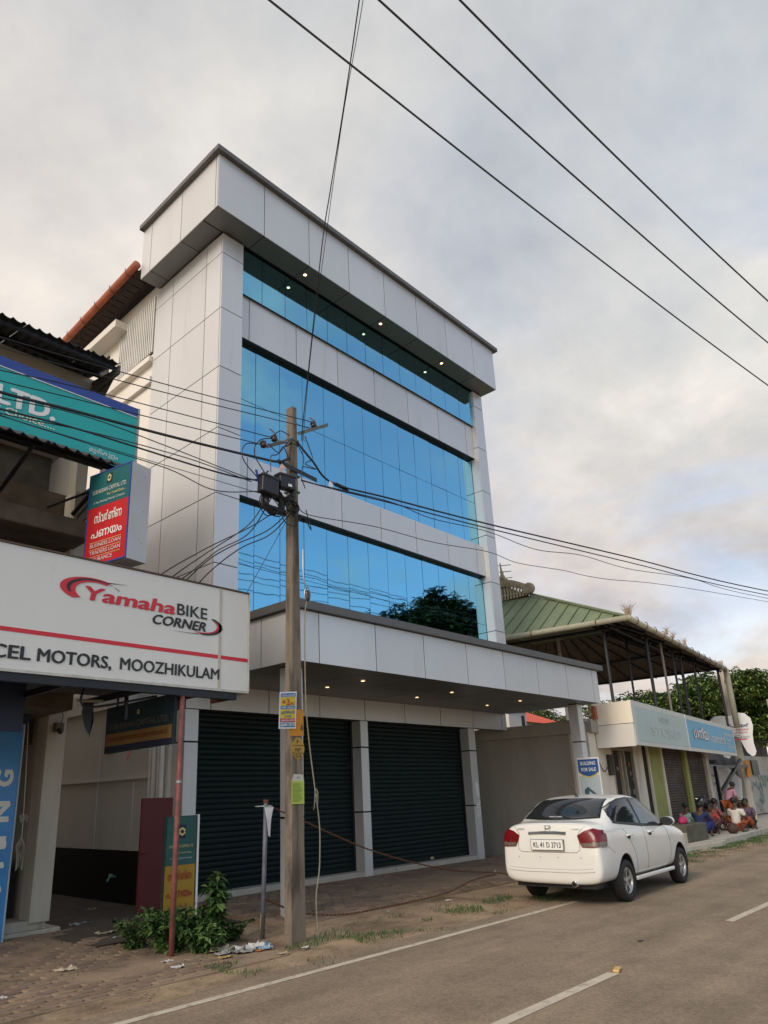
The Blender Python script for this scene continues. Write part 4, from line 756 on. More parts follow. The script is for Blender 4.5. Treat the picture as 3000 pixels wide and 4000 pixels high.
bme.materials.clear(); bme.materials.append(PAINT); bme.polygons.foreach_set('use_smooth', [True]*len(bme.polygons)); bme.name = 'body'
b2_ = bmesh.new(); b2_.from_mesh(bme)
for e in b2_.edges:
    if len(e.link_faces) == 2 and e.calc_face_angle(0) > .7: e.smooth = False
b2_.to_mesh(bme); b2_.free()
body = link(bme, 'body', car)
def proj_patch(poly, axis, off, m, name, parent=None, sub=.035, fn=None, label=None):
    """poly in (u,v): axis 'y-' -> (x,z) seen from the right, 'y+' from the left, 'x-' -> (y,z) seen from behind, 'z' -> (x,y) from above"""
    b = bmesh.new()
    def P3(u, v): return {'y-': Vector((u, -2, v)), 'y+': Vector((u, 2, v)), 'x-': Vector((-3, u, v)), 'z': Vector((u, v, 3))}[axis]
    D_ = {'y-': Vector((0, 1, 0)), 'y+': Vector((0, -1, 0)), 'x-': Vector((1, 0, 0)), 'z': Vector((0, 0, -1))}[axis]
    b.faces.new([b.verts.new(P3(u, v)) for u, v in poly]); bmesh.ops.triangulate(b, faces=b.faces)
    for _ in range(7):
        es = [e for e in b.edges if e.calc_length() > sub]
        if not es: break
        bmesh.ops.subdivide_edges(b, edges=es, cuts=1); bmesh.ops.triangulate(b, faces=b.faces)
    for v in b.verts:
        h = BV.ray_cast(v.co, D_)
        if h[0] is not None: v.co = h[0]-D_*.001+h[1]*off if h[1].dot(D_) < 0 else h[0]-h[1]*off
        else:
            h = BV.find_nearest(Vector((v.co.x if axis != 'x-' else -.8, v.co.y if axis[0] != 'y' else .8*(-1 if axis == 'y-' else 1), v.co.z if axis != 'z' else 1.2))); v.co = h[0]+h[1]*off
    bmesh.ops.recalc_face_normals(b, faces=b.faces)
    me = bpy.data.meshes.new(name); b.to_mesh(me); b.free(); me.materials.append(m); me.polygons.foreach_set('use_smooth', [True]*len(me.polygons))
    return link(me, name, parent or car, label)
def strip(pts, axis, w_, off, m, name, parent=None):
    q = MB(); D_ = {'y-': Vector((0, 1, 0)), 'x-': Vector((1, 0, 0)), 'y+': Vector((0, -1, 0)), 'z': Vector((0, 0, -1))}[axis]; out = []
    P = [Vector((a, b, 0)) for a, b in pts]; F_ = []
    for a, b in zip(P[:-1], P[1:]):
        n_ = max(1, int((b-a).length/.04)); F_ += [a+(b-a)*i/n_ for i in range(n_)]
    F_.append(P[-1])
    for p in F_:
        o_ = {'y-': Vector((p.x, -2, p.y)), 'y+': Vector((p.x, 2, p.y)), 'x-': Vector((-3, p.x, p.y)), 'z': Vector((p.x, p.y, 3))}[axis]; h = BV.ray_cast(o_, D_)
        if h[0] is not None: out.append(h[0]-D_*off)
    if len(out) > 1: q.tube(out, w_, 6); return q.obj(name, m, parent or car)
# windows (right and left)
def mirror_poly(p): return p
for ax in ('y-', 'y+'):
    outer = [(-.20, 1.055), (-.22, 1.16), (-.13, 1.27), (.10, 1.345), (.40, 1.395), (.75, 1.408), (1.15, 1.385), (1.42, 1.315), (1.78, 1.13), (1.98, .985), (1.95, .915), (.9, .965), (.0, 1.03)]
    proj_patch(outer, ax, .002, TRM, 'window_surround')
    proj_patch([(-.14, 1.075), (-.165, 1.16), (-.10, 1.245), (-.01, 1.275), (.10, 1.055)], ax, .006, CGL, 'side_window')
    proj_patch([(.125, 1.055), (.02, 1.29), (.25, 1.345), (.50, 1.375), (.72, 1.383), (.84, 1.0)], ax, .006, CGL, 'side_window')
    proj_patch([(.92, .99), (.82, 1.383), (1.12, 1.362), (1.38, 1.29), (1.72, 1.11), (1.88, .98), (1.87, .94)], ax, .006, CGL, 'side_window')
proj_patch([(-.66, 1.125), (-.595, 1.30), (-.565, 1.395), (-.2, 1.415), (.2, 1.415), (.565, 1.395), (.595, 1.30), (.66, 1.125), (.3, 1.112), (-.3, 1.112)], 'x-', .004, TRM, 'rear_window_seal')
rw = proj_patch([(-.64, 1.135), (-.58, 1.30), (-.55, 1.385), (-.2, 1.405), (.2, 1.405), (.55, 1.385), (.58, 1.30), (.64, 1.135), (.3, 1.124), (-.3, 1.124)], 'x-', .008, CGL, 'rear_window')
# tail lights wrap round the corner
TLR = mat('tail_light_red', (.14, .003, .006), .3, 0, .25, 9, spec=.35, coat=.25); TLS = mat('tail_light_clear', (.16, .13, .10), .25, .3, .1, 20, coat=.3); TLD = mat('tail_light_dark_red', (.10, .006, .008), .15, 0, .1, coat=1)
for s_ in (-1, 1):
    tl = proj_patch([(s_*.49, .905), (s_*.60, .965), (s_*.72, .995), (s_*.80, .965), (s_*.825, .86), (s_*.81, .75), (s_*.74, .74), (s_*.56, .745), (s_*.52, .82)], 'x-', .014, TLR, 'tail_light')
    proj_patch([(s_*.565, .75), (s_*.805, .755), (s_*.81, .815), (s_*.545, .80)], 'x-', .018, TLS, 'clear_lens', tl); proj_patch([(s_*.66, .80), (s_*.72, .80), (s_*.72, .815), (s_*.66, .812)], 'x-', .019, TLD, 'reflector', tl)
    ax = 'y-' if s_ < 0 else 'y+'
    t2 = proj_patch([(-.87, .75), (-.86, .975), (-.74, .965), (-.62, .91), (-.64, .80), (-.66, .75)], ax, .014, TLR, 'tail_light'); proj_patch([(-.87, .75), (-.66, .755), (-.65, .815), (-.86, .815)], ax, .018, TLS, 'clear_lens', t2)
SEAM = mat('panel_gap', (.03, .03, .028), .8, 0, 0)
strip([(-.60, 1.03), (-.50, .93), (-.52, .80), (-.52, .71), (-.46, .67), (.46, .67), (.52, .71), (.52, .80), (.50, .93), (.60, 1.03)], 'x-', .0035, .0, SEAM, 'boot_gap')
strip([(-.50, 1.085), (.50, 1.085)], 'x-', .004, .0, SEAM, 'boot_gap')
for ax in ('y-', 'y+'):
    strip([(.07, .95), (.22, .85), (.40, .60), (.50, .28), (1.0, .26), (2.0, .28), (2.08, .6), (1.98, .93)], ax, .0032, 0, SEAM, 'door_gap'); strip([(.91, .95), (.93, .6), (.95, .31)], ax, .0032, 0, SEAM, 'door_gap')
    strip([(-.80, .74), (-.58, .735), (-.40, .64)], ax, .0028, 0, SEAM, 'bumper_line')
    for x0 in (.10, 1.04):
        s_ = -1 if ax == 'y-' else 1; h = BV.ray_cast(Vector((x0+.1, 2*s_, .845)), Vector((0, -s_, 0)))[0]
        dh = proj_patch(arc(x0+.13, .83, .075, .035, 0, 350, 14), ax, .003, SEAM, 'door_handle'); MB().tube([(x0, h.y+s_*.02, .853), (x0+.06, h.y+s_*.04, .858), (x0+.22, h.y+s_*.038, .858), (x0+.26, h.y+s_*.02, .853)], .014, 8).obj('grip', PAINT, dh, True)
    strip([(-.20, 1.05), (.2, 1.015), (.9, .955), (1.93, .915)], ax, .007, .002, TRM, 'belt_moulding')
# bumper step, sensors, lamps
strip([(-.72, .43), (-.45, .41), (.45, .41), (.72, .43)], 'x-', .022, -.004, PAINT, 'bumper_crease'); strip([(-.70, .455), (-.45, .435), (.45, .435), (.70, .455)], 'x-', .006, -.002, mat('bumper_step_shadow', (.42, .41, .38), .5, 0, 0), 'bumper_line')  # greyer strip paints the shadow line along the bumper step
for y in (-.52, -.15, .15, .52): proj_patch(arc(y, .60, .012, .012, 0, 340, 8), 'x-', .002, mat('sensor_grey', (.38, .37, .35), .5, var=0), 'parking_sensor')
gar = strip([(-.31, .93), (-.1, .94), (.1, .94), (.33, .93)], 'x-', .028, -.004, CHR, 'chrome_strip')
MB().box(-.962, -.945, -.275, .275, .70, .855).obj('number_plate', WPT, car, bevel=.006); pb = MB().box(-.945, -.86, -.272, .272, .703, .852).obj('plate_recess', TRM, car)
MB().box(-.964, -.9625, -.275, .275, .70, .706).box(-.964, -.9625, -.275, .275, .849, .855).box(-.964, -.9625, -.275, -.269, .70, .855).box(-.964, -.9625, .269, .275, .70, .855).obj('plate_border', INK, pb)
text('KL 41 D 3713', car, (-.965, .225, .74), nY, Z, .46, .075, INK, bold=.012)
def badge(s_, y, z, w_, h_, m): 
    hx = BV.ray_cast(Vector((-3, y-w_/2*(1), z)), Vector((1, 0, 0)))[0].x; text(s_, car, (hx-.012, y, z), nY, Z, w_, h_, m, bold=.02)
badge('CITY', .53, .985, .13, .022, TRM); badge('i-VTEC', -.40, .985, .14, .018, STL); text('INFINITY GAMMA', car, (-.545, .11, 1.155), nY, Z, .22, .014, WPT, bold=.02)
hx = BV.ray_cast(Vector((-3, 0, 1.0)), Vector((1, 0, 0)))[0].x; eb = MB()
for a, b in (((-.04, -.035), (-.03, .035)), ((.04, -.035), (.03, .035)), ((-.033, 0), (.033, 0))): eb.tube([(hx-.012, a[0], 1.0+a[1]), (hx-.012, b[0], 1.0+b[1])], .006, 5)
eb.tube([(hx-.010, a, 1.0+b) for a, b in ((-.052, .045), (.052, .045), (.042, -.045), (-.042, -.045), (-.052, .045))], .004, 5); eb.obj('boot_emblem', CHR, car)
MB().lathe([(.036, -.09), (.044, -.09), (.044, .1), (.036, .1)], Matrix.Translation((-.86, -.38, .245)) @ Matrix.Rotation(R(90), 4, 'Y'), 18).obj('exhaust_pipe', CHR, car, True); MB().lathe([(.001, 0), (.037, 0)], Matrix.Translation((-.90, -.38, .245)) @ Matrix.Rotation(R(90), 4, 'Y'), 16).obj('exhaust_pipe', JOINT, car)
MB().box(-.8, 3.2, -.66, .66, .17, .24).obj('underbody', TRM, car); MB().box(-.80, -.5, -.55, .55, .19, .30).obj('underbody', TRM, car)
for s_ in (-1, 1): MB().box(.40, 2.15, s_*.80-.03, s_*.80+.03, .185, .245).obj('side_skirt', PAINT, car, bevel=.02)
# mirrors, aerial, wipers
for s_ in (-1, 1):
    mr = MB().lathe([(.001, -.055), (.06, -.05), (.10, -.01), (.105, .03), (.08, .075), (.001, .09)], Matrix.Translation((1.80, s_*.94, .99)) @ Matrix.Rotation(R(90), 4, 'Y') @ Matrix.Diagonal((.72, 1.12, 1, 1)), 16).obj('wing_mirror', PAINT, car, True)
    MB().lathe([(.001, 0), (.085, 0)], Matrix.Translation((1.732, s_*.94, .99)) @ Matrix.Rotation(R(90), 4, 'Y') @ Matrix.Diagonal((.72, 1.12, 1, 1)), 16).obj('mirror_glass', CGL, mr); MB().lathe([(.082, -.002), (.10, .002), (.10, .03)], Matrix.Translation((1.736, s_*.94, .99)) @ Matrix.Rotation(R(90), 4, 'Y') @ Matrix.Diagonal((.72, 1.12, 1, 1)), 16).obj('mirror_rim', TRM, mr)
    MB().tube([(1.86, s_*.79, .93), (1.83, s_*.88, .96)], .025, 8).obj('mirror_arm', TRM, mr)
ae = MB().lathe([(.03, 0), (.022, .03), (.006, .05)], Matrix.Translation((.30, 0, 1.44)), 10).tube([(.30, 0, 1.47), (.12, 0, 1.61)], .0045, 5).obj('aerial', TRM, car)
# wheels
def wheel(x, y, s_):
    ctr = Matrix.Translation((x, y, .304)) @ Matrix.Rotation(R(90*s_), 4, 'X')      # axis: outward is -z for s=+1 ... handled below
    M_ = Matrix.Translation((x, y, .304)) @ (Matrix.Rotation(R(90), 4, 'X') if s_ < 0 else Matrix.Rotation(R(-90), 4, 'X'))   # local +z points outward
    wh = MB().lathe([(.190, -.085), (.195, .07), (.178, .085), (.172, .06), (.172, -.07)], M_, 36).obj('wheel', ALY, car, True)
    MB().lathe([(.192, -.09), (.245, -.098), (.287, -.085), (.303, -.06), (.3045, 0), (.303, .06), (.287, .085), (.245, .098), (.205, .094), (.192, .075)], M_, 44).obj('tyre', RUB, wh, True)
    q = MB()
    for i in range(5):
        a = i*1.2566+.3; ca, sa = math.cos(a), math.sin(a); tx, ty = -sa, ca
        for sd in (-1, 1): 
            pass
        vs = [(r_*ca+t_*tx, r_*sa+t_*ty, z) for r_, t_, z in ((.035, -.030, .060), (.035, .030, .060), (.10, .022, .062), (.178, .042, .074), (.178, -.042, .074), (.10, -.022, .062))]
        lo = [(v[0], v[1], v[2]-.03) for v in vs]; allv = [M_ @ Vector(v) for v in vs+lo]
        q.add(allv, [(0, 1, 2, 5), (5, 2, 3, 4), (0, 6, 7, 1), (1, 7, 8, 2), (2, 8, 9, 3), (5, 4, 10, 11), (0, 5, 11, 6)])
    q.lathe([(.001, .068), (.03, .066), (.042, .055), (.045, .03)], M_, 16); q.obj('spokes', ALY, wh)
    MB().lathe([(.001, .0), (.125, .0), (.125, -.02)], M_, 24).obj('brake_disc', mat('brake_iron', (.05, .05, .05), .5, .6, 0), wh); MB().lathe([(.001, -.06), (.19, -.06)], M_, 24).obj('wheel_back', JOINT, wh)
for x in (0, 2.55):
    for s_ in (-1, 1): wheel(x, s_*.745, s_)
    for s_ in (-1, 1):
        aa = np.linspace(-.25, 3.39, 22); rim = [(x+.336*math.cos(a), .27+.336*math.sin(a)) for a in aa]; y0, y1 = s_*.825, s_*.45
        q = MB(); q.add([(a, y0, b) for a, b in rim]+[(a, y1, b) for a, b in rim], [(i, i+1, 23+i-1+0, 22+i) if False else (i, i+1, 22+i+1, 22+i) for i in range(21)]+[tuple(range(22, 44))]); q.obj('wheel_arch_liner', JOINT, car)
MB().box(-.5, -.25, .60, .80, .05, .28).obj('mud_flap', RUB, car) if False else None

for o in car.children:      # the body stands high on its springs
    if not o.name.startswith('wheel') or o.name.startswith('wheel_arch'): o.scale = (1, 1, 1.03); o.location = (0, 0, .075)
# ================================================================== RIGHT NEIGHBOUR (terrace of shops, turned 7 degrees)
u = Vector((.992, .125, 0)); v_ = Vector((-.125, .992, 0)); O2 = Vector((19, 8, 0))
MR = Matrix((u, v_, Vector((0, 0, 1)))).transposed().to_4x4(); MR.translation = O2
SH = thing('shop_terrace', 'single storey cream and lime shop row with brown shutters beyond the car', 'building', (26, 10, 0))
def rbox(a0, a1, b0, b1, z0, z1, name, m, parent=None, **k): return MB().box(a0, a1, b0, b1, z0, z1, M=MR).obj(name, m, parent or SH, **k)
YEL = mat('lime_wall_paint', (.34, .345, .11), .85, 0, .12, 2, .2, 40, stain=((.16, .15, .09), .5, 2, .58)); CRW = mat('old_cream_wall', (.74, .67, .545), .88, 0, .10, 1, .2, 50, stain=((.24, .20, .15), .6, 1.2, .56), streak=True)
BSH = mat('brown_roller', (.075, .055, .042), .6, .2, .3, 2.5, stain=((.14, .11, .085), .6, 2.5, .5))
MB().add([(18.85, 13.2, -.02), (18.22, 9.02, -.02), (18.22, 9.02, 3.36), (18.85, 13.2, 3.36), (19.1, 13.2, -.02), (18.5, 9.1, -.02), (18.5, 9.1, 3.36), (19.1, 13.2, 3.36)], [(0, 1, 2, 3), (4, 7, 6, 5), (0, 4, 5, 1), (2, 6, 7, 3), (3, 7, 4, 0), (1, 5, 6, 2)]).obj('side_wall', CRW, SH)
MB().add([(18.78, 13.2, 3.36), (18.12, 8.95, 3.36), (18.12, 8.95, 3.46), (18.78, 13.2, 3.46), (19.2, 13.2, 3.36), (18.6, 8.95, 3.36), (18.6, 8.95, 3.46), (19.2, 13.2, 3.46)], [(0, 1, 2, 3), (4, 7, 6, 5), (0, 4, 5, 1), (2, 6, 7, 3), (3, 7, 4, 0), (1, 5, 6, 2)]).obj('coping', GRY, SH)
MB().box(18.30, 18.42, 9.9, 10.9, 3.08, 3.17, M=Matrix.Translation((-.01, 0, 0))).obj('vent_opening', JOINT, SH)
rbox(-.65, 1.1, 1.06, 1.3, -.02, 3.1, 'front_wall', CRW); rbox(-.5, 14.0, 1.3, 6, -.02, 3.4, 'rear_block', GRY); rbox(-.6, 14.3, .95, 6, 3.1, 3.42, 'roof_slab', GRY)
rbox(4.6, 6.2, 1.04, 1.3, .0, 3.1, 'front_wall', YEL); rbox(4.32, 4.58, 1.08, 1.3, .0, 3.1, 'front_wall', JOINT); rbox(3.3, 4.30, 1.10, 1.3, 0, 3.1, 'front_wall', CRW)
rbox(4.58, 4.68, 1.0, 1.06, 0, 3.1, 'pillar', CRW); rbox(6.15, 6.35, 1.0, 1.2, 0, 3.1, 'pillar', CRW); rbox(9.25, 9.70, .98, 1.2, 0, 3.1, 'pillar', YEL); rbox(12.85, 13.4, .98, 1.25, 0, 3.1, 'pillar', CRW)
fr_ = rbox(1.25, 3.25, 1.16, 1.2, .15, 2.72, 'shop_door', MATS['dim_interior'])
for a in (1.2, 1.95, 2.3, 3.2): rbox(a, a+.09, 1.08, 1.16, .1, 2.76, 'door_frame', mat('beige_frame', (.30, .26, .20), .6), fr_)
rbox(1.2, 3.3, 1.08, 1.16, 2.70, 2.80, 'door_frame', MATS['beige_frame'], fr_)
for i in range(16):
    a = rnd.uniform(1.4, 3.1); z = rnd.uniform(.6, 2.3); rbox(a, a+rnd.uniform(.06, .16), 1.13, 1.155, z, z+rnd.uniform(.08, .22), 'shelf_goods', mat('goods_%s' % ('red', 'green', 'cream', 'amber')[i % 4], ((.16, .03, .02), (.05, .11, .04), (.22, .19, .13), (.20, .11, .02))[i % 4], .6), fr_)
for a, b in ((6.36, 9.24), (9.71, 12.84)):
    sh = rbox(a, b, 1.12, 1.16, .12, 3.1, 'roller_shutter', BSH); me_ = MB().tube([(0, 0, 0), (b-a, 0, 0)], .038, 6).mesh('slat', BSH); z = .2
    for i in range(33):
        o = bpy.data.objects.new('slat', me_); COL.objects.link(o); o.parent = sh; o.matrix_parent_inverse = Matrix.Identity(4); o.matrix_basis = MR @ Matrix.Translation((a, 1.115, z)); z += .088
jb2 = rbox(.62, .95, .98, 1.06, 2.0, 2.55, 'meter_box', mat('meter_brown', (.035, .025, .02), .7)); MB().tube(catmull([MR @ Vector((.6, 1.0, 2.3)), MR @ Vector((.2, 1.02, 2.1)), MR @ Vector((-.2, 1.02, 2.35)), MR @ Vector((-.6, 1.02, 2.4))]), .012, 5).obj('cable', CABLE, SH)
rbox(-.35, 13.6, .55, 1.06, -.02, .30, 'plinth', CONL); rbox(-.32, -.12, .9, 1.0, 3.46, 3.80, 'terracotta_post', TER)
# the white end box behind the sign and the long sign
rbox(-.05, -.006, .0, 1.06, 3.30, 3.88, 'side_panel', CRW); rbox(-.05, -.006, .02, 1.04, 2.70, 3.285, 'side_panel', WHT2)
rbox(.0, 14.2, .12, 1.0, 2.90, 3.0, 'canopy_slab', MATS['grimy_shaded_concrete'])
T = thing('shop_sign', 'long pale sign over the shop row, faded left half and blue right half', 'sign', (26, 9, 2.7))
MB().box(0, 14.2, 0, .1, 2.73, 3.90, M=MR).obj('sign_box', mat('aged_white_sign', (.56, .56, .50), .55, 0, .05, 2), T)
FBL = mat('faded_aqua', (.40, .50, .47), .55, 0, .10, .6); SBL = mat('sky_blue_vinyl', (.05, .32, .52), .45, 0, .08, 1)
MB().box(.25, 5.9, -.006, -.001, 2.84, 3.76, M=MR).obj('faded_face', FBL, T); MB().box(6.05, 14.05, -.006, -.001, 2.85, 3.76, M=MR).obj('blue_face', SBL, T); MB().box(5.9, 5.98, -.012, -.001, 2.73, 3.9, M=MR).obj('joint_strip', WPT, T)
def rt(s_, a, z, w_, h_, m, b=.02): text(s_, T, MR @ Vector((a, -.012, z)), u, Z, w_, h_, m, bold=b)
PALE = mat('ghost_letters', (.50, .57, .53), .6, var=0); GRYL = mat('letter_shadow', (.12, .14, .16), .6, var=0)
rt('NEW', 2.6, 3.45, 1.2, .18, PALE); rt('STORES', 1.6, 3.05, 3.4, .26, PALE, .03)
rt('ധന്യ', 6.75, 3.17, 2.3, .36, GRYL, .08); text('ധന്യ', T, MR @ Vector((6.75, -.02, 3.18)), u, Z, 2.25, .35, WPT, bold=.035)
rt('ഫൈനാൻസ്', 9.4, 3.13, 2.7, .28, WPT); rt('FINANCE', 12.2, 3.45, 1.5, .12, WPT)
for i, (s_, w_) in enumerate((('LOANS', .8), ('GOLD', .6), ('DEPOSITS', 1.3))): rt(s_, 12.4, 3.28-i*.13, w_, .07, WPT)
# terrace roof: green metal hip roof on posts with gutter and carved gablet
RG = mat('green_metal_roof', (.165, .205, .115), .6, .15, .10, 1.4, .1, 20, stain=((.11, .14, .07), .5, 2.5, .5)); RU = mat('roof_underside', (.060, .052, .043), .85, .1, .25, 2)
HR = thing('hip_roof', 'green ribbed metal hip roof on posts above the shop row', 'roof', (27, 12, 3.4))
ec = Vector((20.3, 8.3, 6.42)); er = Vector((33.5, 9.8, 6.42)); el = Vector((19.0, 18.5, 6.42)); hp = Vector((22.35, 12.5, 8.38)); hb = Vector((22.0, 16.2, 8.38)); hr = Vector((30.9, 13.5, 8.38)); BE0 = el; BE1 = Vector((32.8, 20, 6.42)); hr2 = Vector((30.6, 17.2, 8.38))
def sheet(a, b, c, d, name, m, parent, th=.03):
    n_ = (b-a).cross(d-a).normalized()
    if n_.z < 0: n_ = -n_
    q = MB(); q.add([a, b, c, d, a-n_*th, b-n_*th, c-n_*th, d-n_*th], [(0, 1, 2, 3), (4, 7, 6, 5), (0, 4, 5, 1), (1, 5, 6, 2), (2, 6, 7, 3), (3, 7, 4, 0)]); return q, n_
def slope_sheets(e0, e1, t0, t1, n_, label=None):
    """eave e0-e1, top edge t0-t1; sheets run from eave up, each with a rib"""
    for i in range(n_):
        f0, f1 = i/n_, (i+1)/n_; a = e0.lerp(e1, f0); b = e0.lerp(e1, f1-.004); c = t0.lerp(t1, f1-.004); d = t0.lerp(t1, f0)
        q, nn = sheet(a, b, c, d, 'roof_sheet', RG, HR); o = q.obj('roof_sheet', RG, HR); rb = MB(); rb.tube([a+nn*.01, d+nn*.01], .03, 6); rb.obj('rib', RG, o)
# left slope is a triangle/trapezoid between eave ec-el and hip; sheets run straight up the slope
ds = (hb-el); nl = 22
for i in range(nl):
    f0, f1 = i/nl, (i+1)/nl-.004
    def top(f):
        y = ec.y+(el.y-ec.y)*f
        if y < hp.y: t_ = (y-ec.y)/(hp.y-ec.y); return Vector((ec.x+(hp.x-ec.x)*t_, y, ec.z+(hp.z-ec.z)*t_))
        return Vector((hp.x+(hb.x-hp.x)*(y-hp.y)/(hb.y-hp.y), y, hp.z))
    a, b = ec.lerp(el, f0), ec.lerp(el, f1); q, nn = sheet(a, b, top(f1)+Vector((0, .0, 0)), top(f0)+Vector((0, .0, 0)), '', RG, HR); o = q.obj('roof_sheet', RG, HR)
    MB().tube([a+nn*.012, top(f0)+nn*.012], .028, 6).obj('rib', RG, o)
for i in range(16):
    f0, f1 = i/16, (i+1)/16-.003; a, b = ec.lerp(er, f0), ec.lerp(er, f1)
    def top2(f): 
        x = ec.x+(er.x-ec.x)*f
        if x < hp.x: t_ = (x-ec.x)/(hp.x-ec.x); return Vector((x, ec.y+(hp.y-ec.y)*t_, ec.z+(hp.z-ec.z)*t_))
        return hp.lerp(hr, min(1, (x-hp.x)/(hr.x-hp.x))) if x < hr.x else hr.lerp(er, (x-hr.x)/(er.x-hr.x))
    q, nn = sheet(a, b, top2(f1), top2(f0), '', RG, HR); o = q.obj('roof_sheet', RG, HR); MB().tube([a+nn*.012, top2(f0)+nn*.012], .028, 6).obj('rib', RG, o)
RUS = mat('rusty_underside', (.15, .125, .10), .85, .1, .3, 2, stain=((.05, .04, .032), .7, 2, .5))
MB().add([hb, hr2, BE1, BE0], [(0, 1, 2, 3)]).obj('back_slope', RUS, HR); MB().add([hp, hr, hr2, hb], [(0, 1, 2, 3)]).obj('top_panel', RG, HR)
for i in range(10):
    f0, f1 = i/10, (i+1)/10; q, nn = sheet(er.lerp(BE1, f0), er.lerp(BE1, f1), hr.lerp(hr2, f1), hr.lerp(hr2, f0), '', RG, HR); q.obj('roof_sheet', RUS, HR)
for a, b, n_ in ((ec, er, 24),):      # corrugation seen from below
    for i in range(n_):
        f = (i+.5)/n_; p = a.lerp(b, f)+Vector((.05, .05, -.04)); t_ = hp.lerp(hr, f) if b is er else hp.lerp(hb, f); MB().tube([p, t_+Vector((0, 0, -.06))], .022, 4).obj('sheet_fold', RUS, HR)
for i in range(9): f = (i+.5)/9; MB().tube([er.lerp(BE1, f)+Vector((-.05, 0, -.05)), hr.lerp(hr2, f)+Vector((0, 0, -.08))], .03, 4).obj('sheet_fold', FRM, HR)
for z_ in (6.50, 7.3): MB().tube([er.lerp(hr, (z_-6.42)/1.96)+Vector((-.1, 0, -.08)), BE1.lerp(hr2, (z_-6.42)/1.96)+Vector((-.1, 0, -.08))], .05, 5).obj('purlin', FRM, HR)
MB().add([ec+Vector((.05, .05, -.05)), er+Vector((-.05, .05, -.05)), hr+Vector((0, 0, -.05)), hp+Vector((0, 0, -.05))], [(0, 1, 2, 3)]).obj('underside_lining', RUS, HR); MB().add([ec+Vector((.05, .05, -.05)), el+Vector((.05, 0, -.05)), hb+Vector((0, 0, -.05)), hp+Vector((0, 0, -.05))], [(0, 1, 2, 3)]).obj('underside_lining', RUS, HR)
MB().tube([ec+Vector((0, 0, .05)), hp+Vector((0, 0, .06))], .05, 6).obj('hip_cap', RG, HR)
# underside lining purlins and trusses
for f in (.15, .38, .62, .85):
    MB().tube([ec.lerp(hp, f)+Vector((0, 0, -.09)), er.lerp(hr, f)+Vector((0, 0, -.09))], .035, 6).obj('purlin', FRM, HR)
    MB().tube([ec.lerp(hp, f)+Vector((0, 0, -.09)), el.lerp(hb, f)+Vector((0, 0, -.09))], .035, 6).obj('purlin', FRM, HR)
for i in range(7): a = ec.lerp(er, i/6); MB().tube([a+Vector((.0, .1, -.1)), hp.lerp(hr, max(0, (i-.6)/6))+Vector((0, 0, -.12))], .045, 6).obj('rafter', FRM, HR)
for a, b in ((ec+Vector((.2, .6, -.12)), er+Vector((-.2, .6, -.12))), (ec+Vector((.5, .4, -.12)), el+Vector((.5, 0, -.12)))): MB().tube([a, b], .05, 6).obj('tie_beam', FRM, HR)
GUT = mat('mossy_gutter', (.36, .34, .25), .75, 0, .15, 3, .1, 30, stain=((.14, .17, .07), .6, 3, .54))
g1 = MB().tube([ec+Vector((-.1, -.1, -.03)), el+Vector((-.1, 0, -.03))], .085, 12).obj('gutter', GUT, HR, True); g2 = MB().tube([ec+Vector((-.1, -.1, -.03)), er+Vector((0, -.1, -.03))], .085, 12).obj('gutter', GUT, HR, True)
for i in range(14):
    p = ec.lerp(er, (i+.5)/14)+Vector((0, -.1, -.03)); MB().tube([p+Vector((0, -.12*math.cos(a), -.12*math.sin(a))) for a in np.linspace(-1.2, 2.8, 9)], .012, 4).obj('bracket', RUST, g2)
for i in range(4): p = ec.lerp(el, (i+.4)/5)+Vector((-.1, 0, -.03)); MB().tube([p+Vector((-.12*math.cos(a), 0, -.12*math.sin(a))) for a in np.linspace(-1.2, 2.8, 9)], .014, 4).obj('bracket', RUST, g1)
for i, (px, py, r_) in enumerate(((20.95, 9.35, .05), (23.3, 9.0, .055), (25.2, 9.25, .04), (26.6, 9.4, .04), (27.9, 9.6, .055), (30.0, 9.85, .04), (24.6, 10.2, .04), (22.3, 11.6, .055), (33.2, 9.95, .05))):
    ps = MB().tube([(px, py, 3.4), (px, py, 6.45 if py < 10 else 7.2)], r_, 8).obj('post', FRM if i not in (2, 7) else GRY, HR)
    if py < 9.9: MB().tube([(px, py, 5.9), (px+.5, py+.05, 6.36)], .03, 5).obj('brace', FRM, ps); MB().tube([(px-.35, py, 6.3), (px+.6, py+.06, 6.38)], .03, 5).obj('bracket', FRM, ps)
MB().tube([(33.5, 9.7, 6.4), (33.7, 9.75, 3.9)], .12, 10).obj('downpipe', GUT, HR, True)
# carved gablet
CG = mat('carved_cream', (.36, .31, .21), .8, 0, .15, 6, .4, 40, stain=((.2, .17, .11), .6, 5, .5)); GB = thing('roof_gablet', 'cream carved gable ornament with curled end and vertical slats on the green roof', 'roof ornament', (22.2, 12.6, 8.3)); HPX = 22.15
A_ = Vector((HPX, 12.35, 8.42)); AP = Vector((HPX, 13.45, 8.90))
q = MB(); bs = [A_.lerp(AP, t_)+Vector((0, 0, .05*math.sin(t_*3.1))) for t_ in np.linspace(.12, 1, 12)]; q.v = []; 
vv = []
for p in bs: vv += [p+Vector((-.08, 0, .0)), p+Vector((-.08, 0, .27)), p+Vector((.08, 0, .27)), p+Vector((.08, 0, 0))]
q.add(vv, [(4*i+j, 4*i+(j+1) % 4, 4*(i+1)+(j+1) % 4, 4*(i+1)+j) for i in range(11) for j in range(4)]+[(0, 1, 2, 3), (44, 47, 46, 45)]); bg = q.obj('barge_board', CG, GB); q2_ = MB(); q2_.add([(x, 2*13.45-y, z) for x, y, z in q.v], q.f); q2_.obj('barge_board', CG, GB)
